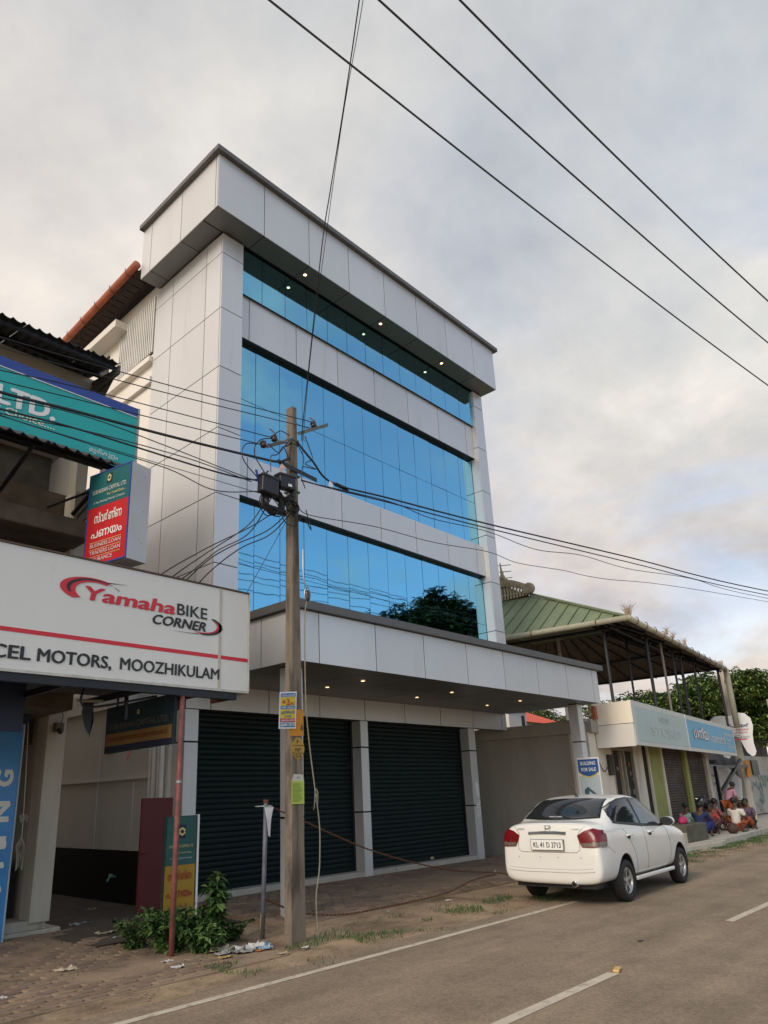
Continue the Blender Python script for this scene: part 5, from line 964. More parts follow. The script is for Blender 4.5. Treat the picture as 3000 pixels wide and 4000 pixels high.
MB().lathe([(.001, -.1), (.19, -.1), (.21, -.05), (.21, .05), (.19, .1), (.001, .1)], Matrix.Translation(A_+Vector((0, .05, .17))) @ Matrix.Rotation(R(90), 4, 'Y'), 20).obj('curled_end', CG, GB)
for c_, r0 in ((A_+Vector((-.11, .05, .17)), .14), (A_+Vector((-.11, .05, .17)), .07), (AP+Vector((-.11, -.02, .15)), .15), (AP+Vector((-.11, -.02, .15)), .08)): MB().tube([c_+Vector((0, r0*math.cos(a), r0*math.sin(a))) for a in np.linspace(0, 5.4, 16)], .02, 5).obj('scroll', CG, bg)
for i in range(5): c_ = A_.lerp(AP, .25+.14*i)+Vector((-.09, 0, .15)); MB().tube([c_+Vector((0, .10*t_, .05*math.sin(t_*6))) for t_ in np.linspace(-1, 1, 9)], .015, 5).obj('scroll', CG, bg)
MB().lathe([(.001, -.1), (.2, -.1), (.2, .1), (.001, .1)], Matrix.Translation(AP+Vector((0, 0, .15))) @ Matrix.Rotation(R(90), 4, 'Y'), 18).obj('boss', CG, GB); MB().lathe([(.08, 0), (.11, .07), (.05, .17), (.07, .21), (.02, .34), (.001, .5)], Matrix.Translation(AP+Vector((0, 0, .30))), 12).obj('finial', CG, GB, True)
for i in range(15): 
    y = 12.5+.125*i; zt = 8.42+(min(y, 26.83-y)-12.35)*.44+.05; MB().box(HPX-.02, HPX+.02, y, y+.07, 8.36, zt).obj('slat', CG, GB)
MB().box(HPX-.03, HPX+.03, 12.5, 14.4, 8.50, 8.54).obj('rail', CG, GB); MB().box(HPX+.1, HPX+.12, 12.5, 14.5, 8.3, 8.5).obj('backing', RU, GB)
MB().add([(HPX+.14, 12.5, 8.35), (HPX+.14, 14.4, 8.35), (HPX+.14, 13.45, 8.95)], [(0, 1, 2)]).obj('backing', RU, GB)
T = thing('roof_aerial', 'rusty aerial frame behind the gable ornament', 'aerial', (22.5, 15, 9.5))
MB().tube([(22.5, 13.7, 8.6), (22.5, 13.7, 9.95)], .02, 5).obj('mast', RUST, T)
for z in (9.35, 9.6, 9.85): MB().tube([(22.3, 14.2, z+.03), (22.6, 13.3, z-.05)], .014, 4).obj('element', RUST, T)
def tuft(c, h_, n_, m, spread, name, label, cat='grass tuft'):
    q = MB(); r_ = random.Random(int(c[0]*100))
    for i in range(n_):
        a = r_.uniform(0, 6.28); l_ = h_*r_.uniform(.5, 1); p0 = Vector(c)+Vector((r_.uniform(-.06, .06), r_.uniform(-.06, .06), 0)); dx = Vector((math.cos(a), math.sin(a), 0))*spread*r_.uniform(.3, 1)
        q.tube([p0, p0+dx*.35+Vector((0, 0, l_*.6)), p0+dx+Vector((0, 0, l_*r_.uniform(.6, 1)))], [.006, .005, .002], 3)
    return tag(q.obj(name, m), label, cat)
DRY = mat('dry_grass', (.34, .24, .15), .9, 0, .2, 10); tuft((20.35, 8.25, 6.47), .50, 50, DRY, .28, 'dry_grass_tuft', 'dry pinkish grass growing at the corner of the green roof gutter')
for i, (f, l_) in enumerate(((.30, 'left one'), (.36, 'middle one'), (.48, 'right one'))): p = ec.lerp(er, f)+Vector((0, -.1, .08)); tuft(tuple(p), .34, 22, DRY, .22, 'dry_grass_tuft', 'pale dry grass sprouting along the long gutter, '+l_+' of three')
# ---- tooth sign, leaning pole, bracket, old building and things at the far right
T = thing('tooth_sign', 'large white tooth shaped dental clinic sign on the roadside pole', 'sign', (34.6, 10.2, 2.8))
cxy = Vector((34.55, 10.25, 0)); fw = Vector((-.955, -.295, 0)); sx_ = Vector((.295, -.955, 0))     # faces the street to the left
tooth = [(-.86, 1.25), (-.80, 1.55), (-.60, 1.72), (-.35, 1.74), (-.08, 1.70), (.10, 1.72), (.35, 1.83), (.62, 1.78), (.82, 1.55), (.86, 1.22), (.78, .85), (.76, .5), (.80, .15), (.72, -.02), (.60, -.05), (.45, .12), (.34, .45), (.25, .72), (.10, .84), (-.06, .72), (-.12, .4), (-.16, .05), (-.30, -.10), (-.48, -.02), (-.62, .3), (-.68, .7), (-.80, 1.0)]
MB().prism(tooth, lambda a, b, d: cxy+sx_*a+fw*d+Vector((0, 0, 2.78+b)), 0, .14).obj('sign_body', WPT, T, label='white tooth outline with two roots')
def tt(s_, a, b, w_, h_, m, bo=.02): text(s_, T, cxy+fw*.145+sx_*a+Vector((0, 0, 2.78+b)), sx_, Z, w_, h_, m, bold=bo)
tt('സ്പെയർ', -.25, 1.20, .95, .13, mat('navy_print', (.02, .03, .12), .6, var=0), .04); tt('ദന്തൽ ക്ലിനിക്ക്', -.25, 1.05, .92, .075, RED); tt('ഡോക്ടർ ജോസ്', -.25, .93, .85, .065, RED); tt('Phone 24 hours', -.22, .83, .5, .05, INK); tt('Dental Clinic', .05, .75, .60, .05, INK)
MB().box(0, .78, 0, .002, 0, .05, M=Matrix((sx_, -fw, Vector((0, 0, 1)))).transposed().to_4x4()).obj('tmp', RED) if False else None
q = MB(); b0 = cxy+fw*.147+sx_*-.2+Vector((0, 0, 2.78+.66)); q.add([b0, b0+sx_*.75, b0+sx_*.75+Vector((0, 0, .05)), b0+Vector((0, 0, .05))], [(0, 1, 2, 3)]); q.obj('red_line', RED, T)
T = thing('roadside_pole', 'pale concrete pole carrying the tooth shaped sign', 'pole', (35.2, 10.3, 0)); MB().tube([(35.35, 10.3, -.1), (35.15, 10.3, 3.6), (34.95, 10.3, 7.0)], [.20, .16, .12], 8).obj('shaft', CONL, T)
MB().box(35.0, 35.5, 10.05, 10.10, 1.9, 2.6).obj('orange_poster', MATS['orange_paper'], T); MB().tube([(34.9, 10.25, 6.0), (34.0, 9.9, 6.3)], .02, 4).obj('arm', FRM, T)
T = thing('steel_bracket', 'black triangular steel frame standing under the tooth sign', 'frame', (31, 10, 0))
for a, b in (((30.8, 10.0, .6), (30.8, 10.0, 2.3)), ((30.8, 10.0, 2.28), (35.0, 10.05, 2.35)), ((30.8, 10.0, 1.25), (34.1, 10.0, 2.6))): MB().box(0, (Vector(b)-Vector(a)).length, -.06, .06, -.06, .06, M=Matrix.Translation(a) @ (Vector(b)-Vector(a)).to_track_quat('X', 'Z').to_matrix().to_4x4()).obj('bar', FRM, T)
T = thing('slim_mast', 'thin pale metal mast with a teal tip in front of the trees', 'mast', (38, 9.6, 0)); MB().tube([(38.6, 9.5, .3), (38.2, 9.5, 5.4)], .045, 6).obj('tube', GRY, T)
for z_ in (2.0, 2.4): MB().box(38.3, 38.6, 9.42, 9.44, z_, z_+.25).obj('paper', WPT, T)
OB = thing('old_building', 'grimy grey building with an outside stair behind the sitting people', 'building', (42, 12, 0))
GW = mat('grimy_wall', (.17, .155, .14), .92, 0, .28, .8, .3, 30, stain=((.05, .045, .04), .7, .7, .5)); GW2 = mat('pale_mural_wall', (.38, .36, .32), .9, 0, .2, .9, .2, 30, stain=((.13, .12, .11), .7, 1.0, .5))
MB().box(36.8, 48, 12.5, 17, 0, 4.6).box(33.6, 36.8, 14, 17, 0, 4.3).obj('wall', GW, OB); MB().box(36.0, 49, 11.9, 17.2, 4.35, 4.55).obj('roof_edge', GW, OB)
MB().add([(34.6, 12.2, .2), (40.5, 12.2, .2), (40.5, 12.2, 1.0), (38.2, 12.2, 1.6), (36.6, 12.2, 2.6), (35.0, 12.2, 2.9)], [(0, 1, 2, 3, 4, 5)]).obj('stair_wall', GW2, OB)
MB().box(38.0, 48, 11.2, 11.35, .2, 2.9).obj('mural_wall', GW2, OB); MB().box(39.6, 40.6, 11.12, 11.19, 2.0, 2.7).obj('window', FRM, OB)
st_ = MB()
for i in range(9): st_.box(36.2+i*.32, 36.55+i*.32, 11.7, 12.15, 2.55-i*.22, 2.72-i*.22)
st_.obj('stair_rail', mat('dark_stair', (.05, .045, .04), .9), OB)
TPR = mat('teal_mural', (.12, .22, .21), .8, 0, .2, 5)
for i in range(14):
    a = rnd.uniform(38.3, 42); z = rnd.uniform(.8, 2.0); MB().tube(catmull([(a, 11.185, z), (a+.2, 11.185, z+rnd.uniform(-.2, .3)), (a+.45, 11.185, z+rnd.uniform(-.3, .3)), (a+.5, 11.185, z-.2)], 4), .02, 4).obj('mural_stroke', TPR, OB)
T = thing('tooth_sign', 'small white tooth board behind the last shop pillar', 'sign', (32.6, 10.6, .9)); MB().prism([(a*.62, b*.80) for a, b in tooth if True], lambda a, b, d: Vector((32.9, 10.75, .95))+sx_*a+fw*d+Vector((0, 0, b)), 0, .06).obj('board', WPT, T)
text('CARE', T, Vector((32.9, 10.75, 1.95))+fw*.065+sx_*-.3, sx_, Z, .45, .1, TPR, bold=.02); text('24', T, Vector((32.9, 10.75, 1.6))+fw*.065+sx_*-.12, sx_, Z, .25, .12, TPR, bold=.02)
T = thing('painted_board', 'white board with a teal face drawing behind the black frame', 'board', (34, 11, .8)); MB().prism([(-.5, 0), (.9, 0), (1.0, .9), (.5, 1.5), (-.4, 1.6), (-.6, .8)], lambda a, b, d: Vector((34.3, 11.2, .9))+sx_*a+fw*d+Vector((0, 0, b)), 0, .05).obj('board', mat('board_white', (.50, .52, .50), .7), T)
q = MB(); q.tube([Vector((34.3, 11.2, 1.9))+fw*.07+sx_*(.05+.3*math.cos(a))+Vector((0, 0, .38*math.sin(a))) for a in np.linspace(.5, 5.6, 16)], .03, 4); q.tube([Vector((34.3, 11.2, 1.9))+fw*.07+sx_*(.1+.18*math.cos(a))+Vector((0, 0, .2*math.sin(a))) for a in np.linspace(.5, 4.6, 12)], .02, 4); q.obj('drawing', TPR, T)
# platform, kerb and block
g = MB(); pl = [(20.2, 7.78), (22.3, 7.62), (24.5, 7.64), (28.9, 7.98), (40, 9.6), (44, 11), (44, 12), (20.6, 10), (18.9, 9.2), (18.8, 8.2)]
g.prism(pl, lambda a, b, d: Vector((a, b, d)), -.1, .15); struct(g, 'raised_pavement', CONL)
g = MB(); g.prism([(19.4, 7.72), (22.4, 7.45), (24.2, 7.80), (24.3, 7.95), (20.2, 8.0)], lambda a, b, d: Vector((a, b, d)), -.08, .12); struct(g, 'ramp_slab', mat('light_slab', (.47, .43, .34), .9, 0, .08, 2, .2, 50))
T = thing('concrete_block', 'dark mossy concrete block at the pavement corner near the car bonnet', 'block', (21.9, 8.1, .15)); MB().box(21.3, 22.9, 7.95, 8.6, .13, .62).obj('block', mat('mossy_block', (.085, .08, .055), .95, 0, .35, 4, .6, 30, stain=((.25, .23, .19), .5, 3, .62)), T, bevel=.03)
T = thing('step_block', 'pale cream step beside the dark concrete block', 'step', (21.0, 8.2, .15)); MB().box(20.6, 21.28, 7.95, 8.5, .13, .42).obj('step', mat('cream_step', (.45, .38, .24), .9, 0, .1), T, bevel=.02)
T = thing('handbag', 'bright pink bag resting on the dark concrete block', 'bag', (22.0, 8.2, .62)); MB().lathe([(.001, 0), (.17, .0), (.19, .06), (.15, .15), (.06, .19), (.001, .19)], Matrix.Translation((21.95, 8.25, .625)) @ Matrix.Diagonal((1.1, .6, 1, 1)), 14).obj('bag_body', mat('pink_fabric', (.42, .02, .10), .6, 0, .1), T, True); MB().tube([(21.82, 8.25, .78), (21.95, 8.25, .90), (22.08, 8.25, .78)], .012, 5).obj('strap', MATS['pink_fabric'], T)

# ================================================================== PEOPLE
def skin(name, verts, edges, radii, m, parent, root=0, sub=1):
    me = bpy.data.meshes.new(name); me.from_pydata([Vector(v) for v in verts], edges, []); o = bpy.data.objects.new('tmp', me); COL.objects.link(o)
    o.modifiers.new('s', 'SKIN'); sb = o.modifiers.new('u', 'SUBSURF'); sb.levels = sub; sb.render_levels = sub
    for i, d in enumerate(me.skin_vertices[0].data): d.radius = (radii[i], radii[i]); d.use_root = (i == root)
    dg = bpy.context.evaluated_depsgraph_get(); r_ = bpy.data.meshes.new_from_object(o.evaluated_get(dg)); bpy.data.objects.remove(o); r_.name = name
    r_.materials.clear(); r_.materials.append(m); r_.polygons.foreach_set('use_smooth', [True]*len(r_.polygons)); return link(r_, name, parent)
SKN = mat('brown_skin', (.10, .048, .028), .55, 0, .05); HAIR = mat('black_hair', (.008, .007, .006), .6, 0, 0); EYE = mat('eye_white', (.4, .38, .34), .4, var=0)
def person(label, loc, rz, pose, shirt, lower, sleeve=True, bun=False, group='people resting on the raised pavement', lean=0, hairlen=0, sc=1.0, lowname='lower_garment'):
    """local: x forward, y left, z up; pose: dict of joints"""
    T = thing('person', label, 'person', loc, group, rz, local=True); T.scale = (sc, sc, sc)
    J = {k: Vector(v) for k, v in pose.items()}; vs, es, rs = [], [], []
    def V(p, r_, par_=None):
        vs.append(Vector(p)); rs.append(r_)
        if par_ is not None: es.append((par_, len(vs)-1))
        return len(vs)-1
    pel = V(J['pelvis'], .13); wa = V(J['pelvis'].lerp(J['chest'], .5), .115, pel); ch = V(J['chest'], .135, wa); nk0 = V(J['chest'].lerp(J['neck'], .75), .09, ch); nk = V(J['neck'], .052, nk0)
    hd = J['head']; dirh = (hd-J['neck']).normalized(); h1 = V(hd+Vector((.005, 0, -.035)), .078, nk); h2 = V(hd+dirh*.07, .082, h1)
    for s_, n_ in ((1, 'l'), (-1, 'r')):
        shd = J['chest'].lerp(J['neck'], .62)+Vector((0, .165*s_, -.01)); a = V(shd, .062, nk0); e = V(J['elbow_'+n_], .043, a); w_ = V(J['hand_'+n_], .028, e)
        d = (J['hand_'+n_]-J['elbow_'+n_]).normalized(); pm_ = V(J['hand_'+n_]+d*.06, .034, w_); sd = d.cross(Vector((0, 0, 1))); sd = sd.normalized() if sd.length > .01 else Vector((0, 1, 0))
        for k_ in range(4): f1 = V(vs[pm_]+d*.055+sd*(.026*(k_-1.5)), .0095, pm_); V(vs[f1]+d*(.035, .045, .042, .028)[k_]+Vector((0, 0, -.012)), .008, f1)
        t1 = V(vs[w_]+d*.03+sd*-.045, .011, w_); V(vs[t1]+d*.035, .009, t1)
        hp_ = J['pelvis']+Vector((0, .09*s_, -.02)); b_ = V(hp_, .10, pel); k1 = V(J['knee_'+n_], .06, b_); an = V(J['ankle_'+n_], .036, k1); V(J['ankle_'+n_]+Vector((.09, 0, -.05)), .034, an); V(J['ankle_'+n_]+Vector((.17, 0, -.06)), .026, len(vs)-1)
    bd = skin('body', vs, es, rs, SKN, T)
    # face: nose, eyes, ears, mouth
    hc = hd+dirh*.02; fx = Vector((1, 0, 0))
    MB().tube([hc+Vector((.075, 0, .02)), hc+Vector((.10, 0, -.012)), hc+Vector((.08, 0, -.02))], [.008, .014, .01], 6).obj('nose', SKN, T, True)
    for s_ in (1, -1): MB().lathe([(.001, -.009), (.009, 0), (.001, .009)], Matrix.Translation(hc+Vector((.072, .03*s_, .02))), 8).obj('eye', EYE, T); MB().lathe([(.001, -.03), (.02, -.01), (.02, .015), (.001, .03)], Matrix.Translation(hc+Vector((0, .083*s_, .0))) @ Matrix.Diagonal((1, .4, 1, 1)), 8).obj('ear', SKN, T)
    MB().box(.078, .084, -.022, .022, -.005, .003, M=Matrix.Translation(hc+Vector((0, 0, -.042)))).obj('mouth', mat('lip', (.08, .02, .018), .5, var=0), T)
    q = MB(); prof = []
    nn_ = 14
    for i in range(9):
        th = i/8*1.95
        prof.append((.098*math.sin(th) if i else .001, .108*math.cos(th)))
    q.lathe(prof, Matrix.Translation(hc+Vector((-.018, 0, .035))) @ Matrix.Rotation(R(-24), 4, 'Y'), nn_)
    if bun: q.lathe([(.001, -.05), (.04, -.03), (.05, 0), (.04, .03), (.001, .05)], Matrix.Translation(hc+Vector((-.12, 0, -.01))), 10)
    if hairlen: q.lathe([(.07, 0), (.06, -.08), (.03, -hairlen)], Matrix.Translation(hc+Vector((-.05, 0, -.02))), 10)
    q.obj('hair', HAIR, T, True)
    if shirt is not None:
        vs, es, rs = [], [], []; a0 = V(J['pelvis']+(J['chest']-J['pelvis'])*.02, .150); a1 = V(J['pelvis'].lerp(J['chest'], .5), .140, a0); a2 = V(J['chest'], .155, a1); a3 = V(J['chest'].lerp(J['neck'], .70), .105, a2)
        for s_, n_ in ((1, 'l'), (-1, 'r')):
            shd = J['chest'].lerp(J['neck'], .62)+Vector((0, .17*s_, -.01)); b_ = V(shd, .078, a3)
            if sleeve: V(shd.lerp(J['elbow_'+n_], .85), .066, b_)
            else: V(shd.lerp(J['elbow_'+n_], .35), .07, b_)
        skin('shirt', vs, es, rs, shirt, T)
    if lower is not None:
        vs, es, rs = [], [], []; a0 = V(J['pelvis']+Vector((0, 0, .03)), .155); 
        for s_, n_ in ((1, 'l'), (-1, 'r')):
            hp_ = J['pelvis']+Vector((0, .085*s_, -.02)); b_ = V(hp_, .125, a0); k1 = V(J['knee_'+n_], .092, b_); V(J['knee_'+n_].lerp(J['ankle_'+n_], .80), .085, k1)
        skin(lowname, vs, es, rs, lower, T)
    return T
sq = dict(pelvis=(0, 0, .16), chest=(.10, 0, .52), neck=(.17, 0, .70), head=(.22, 0, .83), elbow_l=(.30, .24, .42), elbow_r=(.30, -.24, .42), hand_l=(.50, .08, .36), hand_r=(.52, -.10, .34), knee_l=(.40, .16, .44), knee_r=(.40, -.16, .44), ankle_l=(.32, .13, .08), ankle_r=(.32, -.13, .08))
sit = dict(pelvis=(0, 0, .15), chest=(.03, 0, .52), neck=(.05, 0, .71), head=(.08, 0, .84), elbow_l=(.14, .26, .40), elbow_r=(.14, -.26, .40), hand_l=(.36, .16, .34), hand_r=(.38, -.14, .34), knee_l=(.42, .20, .30), knee_r=(.42, -.20, .30), ankle_l=(.62, .12, .08), ankle_r=(.62, -.12, .08))
stnd = dict(pelvis=(0, 0, .88), chest=(.14, 0, 1.18), neck=(.25, 0, 1.36), head=(.36, 0, 1.46), elbow_l=(.16, .26, 1.02), elbow_r=(.16, -.26, 1.02), hand_l=(.30, .22, .82), hand_r=(.28, -.24, .82), knee_l=(.06, .10, .48), knee_r=(.02, -.10, .48), ankle_l=(.0, .12, .07), ankle_r=(-.06, -.12, .07))
fab = lambda n_, c, v_=.25: mat(n_, c, .85, 0, v_, 14)
P1 = dict(sit); P1['hand_l'] = (.3, .1, .5)
person('person in a pale teal shirt sitting against the shutter, behind the blue one', (24.6, 9.15, .15), R(-15), P1, fab('pale_teal_cloth', (.28, .42, .38)), fab('dark_skirt', (.03, .02, .02)))
P2_ = dict(sq); P2_['hand_r'] = (.75, -.05, .30); P2_['elbow_r'] = (.45, -.20, .38)
person('person in a patterned dark blue dress squatting nearest the block', (23.7, 8.45, .15), R(-10), P2_, fab('blue_print_cloth', (.012, .025, .09), .6), fab('royal_blue_cloth', (.010, .018, .13), .4), sc=1.05)
person('person with tied hair in a red top sitting in the middle of the row', (25.6, 8.75, .15), R(-150), sq, fab('brick_red_cloth', (.30, .04, .03)), fab('dark_brown_cloth', (.05, .02, .02)), bun=True, sc=.93)
P4_ = dict(sq); P4_['hand_l'] = (.55, .1, .12); P4_['hand_r'] = (.58, -.1, .12)
person('person in a salmon pink top bending forward between red top and white shirt', (26.7, 9.1, .15), R(-40), P4_, fab('salmon_cloth', (.28, .085, .08)), fab('maroon_cloth', (.07, .02, .025)), sc=1.08)
P5_ = dict(sit); P5_['knee_l'] = (.46, .14, .40); P5_['knee_r'] = (.50, -.12, .36); P5_['ankle_l'] = (.72, .12, .10); P5_['ankle_r'] = (.75, -.14, .1)
person('person in a white shirt and bright orange lungi sitting in side view', (26.8, 8.35, .15), R(-12), P5_, fab('white_shirt_cloth', (.58, .56, .50), .06), fab('orange_cloth', (.27, .06, .018), .3), sc=1.08)
person('standing person in a pink shirt and rust lungi bending forward', (28.9, 9.15, .15), R(-25), stnd, fab('pink_shirt_cloth', (.40, .20, .27), .12), fab('rust_cloth', (.32, .08, .02)), sc=.98)
person('person in a dark striped shirt crouching alone at the right end', (28.6, 8.45, .15), R(185), sq, fab('purple_check_cloth', (.09, .055, .10), .8), fab('black_cloth', (.02, .015, .015)), sc=1.02)
T = thing('clay_pot', 'dark round pot on the pavement in front of the white shirt', 'pot', (25.9, 8.1, .15)); MB().lathe([(.001, 0), (.1, 0), (.17, .1), (.16, .2), (.1, .26), (.12, .3), (.10, .3), (.08, .25)], Matrix.Translation((25.6, 8.12, .15)), 16).obj('vessel', mat('dark_clay', (.05, .03, .022), .7), T, True)
T = thing('sandals', 'pair of flat sandals lying on the pavement edge', 'sandals', (26.3, 8.0, .15))
for i in range(2): MB().box(26.3+i*.28, 26.52+i*.28, 8.0, 8.09, .15, .18).obj('sandal', PLBLK, T, bevel=.02)
# bicycle
T = thing('bicycle', 'old bicycle leaning behind the standing person', 'bicycle', (31.2, 9.5, .3), 'none'); del T['group']
def tor(c, r0, r1, n_=24): return MB().tube([Vector(c)+Vector((r0*math.cos(a), r0*.12*math.cos(a), r0*math.sin(a))) for a in np.linspace(0, 6.2832, n_)], r1, 5, cap=False)
for k_, cx_ in enumerate((30.6, 31.65)):
    wl = tor((cx_, 9.45+.12*k_, .50), .33, .022).obj('wheel', RUB, T); q = MB()
    for i in range(10): a = i*.628; q.tube([(cx_, 9.45+.12*k_, .5), (cx_+.32*math.cos(a), 9.45+.12*k_, .5+.32*math.sin(a))], .004, 3)
    q.obj('spokes', STL, wl)
for a, b, n_ in (((30.6, 9.45, .5), (30.85, 9.48, 1.0), 'frame_tube'), ((30.85, 9.48, .95), (31.4, 9.53, .92), 'frame_tube'), ((31.4, 9.53, .95), (31.25, 9.52, .48), 'frame_tube'), ((30.85, 9.48, .9), (31.25, 9.52, .48), 'frame_tube'), ((31.25, 9.52, .48), (31.65, 9.57, .5), 'frame_tube'), ((31.65, 9.57, .5), (31.4, 9.53, .9), 'frame_tube')): MB().tube([a, b], .017, 6).obj(n_, FRM, T)
MB().tube(catmull([(30.75, 9.25, 1.12), (30.85, 9.4, 1.1), (30.85, 9.56, 1.1), (30.75, 9.7, 1.12)], 4), .013, 6).obj('handlebar', CHR, T); MB().box(31.3, 31.55, 9.46, 9.60, .98, 1.03).obj('saddle', RUB, T, bevel=.02)
# motor scooter glimpse
T = thing('motorcycle', 'partly hidden dark motorcycle behind the seated people', 'motorcycle', (30, 10.4, .15))
for cx_ in (29.3, 30.6): tor((cx_, 10.3, .45), .28, .06).obj('wheel', RUB, T)
MB().tube(catmull([(29.2, 10.3, .9), (29.6, 10.3, 1.05), (30.0, 10.3, .85), (30.6, 10.3, .95)], 5), .12, 8).obj('tank_and_seat', PLBLK, T, True); MB().lathe([(.001, -.05), (.10, 0), (.001, .07)], Matrix.Translation((29.15, 10.2, 1.1)) @ Matrix.Rotation(R(90), 4, 'Y'), 12).obj('headlamp', CHR, T, True); MB().tube([(29.1, 10.0, 1.22), (29.2, 10.3, 1.15), (29.1, 10.6, 1.22)], .02, 6).obj('handlebar', CHR, T); MB().tube([(29.3, 10.3, .45), (29.2, 10.3, 1.1)], .03, 6).obj('fork', STL, T)

# ================================================================== TREES AND PLANTS
def leaf_cloud(blobs, n_, ls, m, name, parent, seed, droop=.5, clus=7, wid=.30, mats=None):
    """leaf clumps spread through lobes: each clump is a rosette of narrow drooping leaves"""
    r_ = np.random.RandomState(seed); blobs = np.array(blobs); wts = blobs[:, 3]**2; wts /= wts.sum(); nc = n_//clus
    bi = r_.choice(len(blobs), nc, p=wts); d = r_.normal(size=(nc, 3)); d /= np.linalg.norm(d, axis=1)[:, None]; rr = blobs[bi, 3]*(r_.uniform(0, 1, nc)**.28)*r_.uniform(.88, 1.10, nc)
    sc_ = blobs[bi, 4] if blobs.shape[1] > 4 else .8
    cen = blobs[bi, :3]+d*rr[:, None]*np.stack([np.ones(nc), np.ones(nc), np.full(nc, .85)], 1); cen = np.repeat(cen, clus, 0); N0 = len(cen)
    a = r_.uniform(0, 2*np.pi, N0); el_ = r_.uniform(-droop, .45, N0); ll = ls*r_.uniform(.6, 1.15, N0)
    dr = np.stack([np.cos(a)*np.cos(el_), np.sin(a)*np.cos(el_), np.sin(el_)], 1); sd = np.stack([-np.sin(a), np.cos(a), r_.uniform(-.5, .5, N0)], 1); sd /= np.linalg.norm(sd, axis=1)[:, None]
    w_ = (ll*wid*.5)[:, None]; L_ = ll[:, None]; dn = np.array([0, 0, -1.0])*.28*L_
    p0 = cen; p1 = cen+dr*L_*.5+sd*w_; p2 = cen+dr*L_+dn; p3 = cen+dr*L_*.5-sd*w_
    V_ = np.stack([p0, p1, p2, p3], 1).reshape(-1, 3); me = bpy.data.meshes.new(name); me.vertices.add(len(V_)); me.vertices.foreach_set('co', V_.ravel())
    me.loops.add(N0*4); me.loops.foreach_set('vertex_index', np.arange(N0*4)); me.polygons.add(N0); me.polygons.foreach_set('loop_start', np.arange(0, N0*4, 4)); me.polygons.foreach_set('loop_total', np.full(N0, 4))
    ms = mats or [m]
    for q in ms: me.materials.append(q)
    if len(ms) > 1: me.polygons.foreach_set('material_index', np.repeat(r_.choice(len(ms), nc, p=[.5, .33, .17][:len(ms)]), clus))
    me.update(); me.validate(); o = link(me, name, parent); return o
def leafm(n_, c, rough=.5):
    m = mat(n_, c, rough, 0, .25, 1.2, spec=.4); p = m.node_tree.nodes['Principled BSDF']; p.inputs['Subsurface Weight'].default_value = 0
    return m
LF = [leafm('mango_leaf', (.10, .165, .040)), leafm('mango_leaf_light', (.21, .28, .075)), leafm('mango_leaf_dark', (.05, .09, .022))]
BARK = mat('bark', (.10, .075, .055), .95, 0, .3, 6, .6, 30)
def tree(label, base, h_, blobs, n_, ls, seed, tr=.25, name='mango_tree', mats=None, group=None):
    T = thing(name, label, 'tree', base, group); b = Vector(base); top_ = b+Vector((0, 0, h_*.5))
    MB().tube(catmull([b+Vector((0, 0, -.2)), b+Vector((.15, .05, h_*.2)), top_]), [tr*(1-.02*i) for i in range(17)], 9).obj('trunk', BARK, T, True)
    for bl in blobs[:7]: MB().tube(catmull([top_+Vector((0, 0, -h_*.12)), top_.lerp(Vector(bl[:3]), .5)+Vector((0, 0, .2)), Vector(bl[:3])], 4), [tr*.5-(tr*.4)*i/8 for i in range(9)], 6).obj('limb', BARK, T, True)
    leaf_cloud(blobs, n_, ls, None, 'crown', T, seed, mats=mats or LF); return T
def lobes(c, rx, ry, rz_, n_, seed, r0, r1):
    r_ = random.Random(seed); out = []
    for i in range(n_):
        a = r_.uniform(0, 6.28); e = r_.uniform(-.5, 1.2); k_ = r_.uniform(.45, 1); out.append((c[0]+rx*k_*math.cos(a)*math.cos(e), c[1]+ry*k_*math.sin(a)*math.cos(e), c[2]+rz_*k_*math.sin(e), r_.uniform(r0, r1), .8))
    return out
tree('large leafy mango tree directly behind the tooth sign', (42.5, 14.0, 0), 7, lobes((42.5, 13.2, 5.2), 4.0, 3.0, 2.0, 32, 1, .9, 1.45), 52000, .27, 1, .3)
tree('wide mango tree at the right edge beyond the old building', (47, 13.2, 0), 7, lobes((47, 12.6, 5.2), 4.2, 3.2, 1.9, 30, 2, .9, 1.5), 40000, .29, 2, .3)
tree('mango tree seen between the roof posts', (42.5, 18.5, 0), 6, lobes((42.5, 17.6, 4.7), 3.4, 2.6, 1.5, 18, 3, 1.0, 1.5), 34000, .26, 3, .25)
tree('far tree with thin open branches left of the mango trees', (58, 27, 0), 8, lobes((58, 26.5, 7.2), 3.6, 1.8, 1.2, 10, 4, .5, .9), 5000, .32, 4, .2, name='roadside_tree')
tree('pale green far tree behind the canopy pillar', (51.5, 29, 0), 7, lobes((52, 29, 6.3), 4.8, 2.4, 1.3, 14, 5, .7, 1.1), 10000, .3, 5, .2, name='roadside_tree', mats=[leafm('pale_leaf', (.10, .14, .05)), LF[1], LF[0]])
tree('very large dark mango tree across the road, mirrored in the lower glass', (45.5, -12.5, 0), 15, lobes((45.7, -12.5, 11.9), 5.0, 4.6, 4.4, 40, 6, 1.6, 2.6), 60000, .62, 6, .5, mats=[LF[2], leafm('mango_leaf_mid', (.04, .075, .02)), leafm('mango_leaf_deep', (.012, .03, .012))])
tree('second dark tree across the road, mirrored beside the large one', (58, -13, 0), 12, lobes((57, -13, 9.5), 6, 5, 3.6, 22, 7, 1.6, 2.4), 18000, .65, 7, .5, mats=[LF[2], MATS['mango_leaf_mid'], MATS['mango_leaf_deep']])
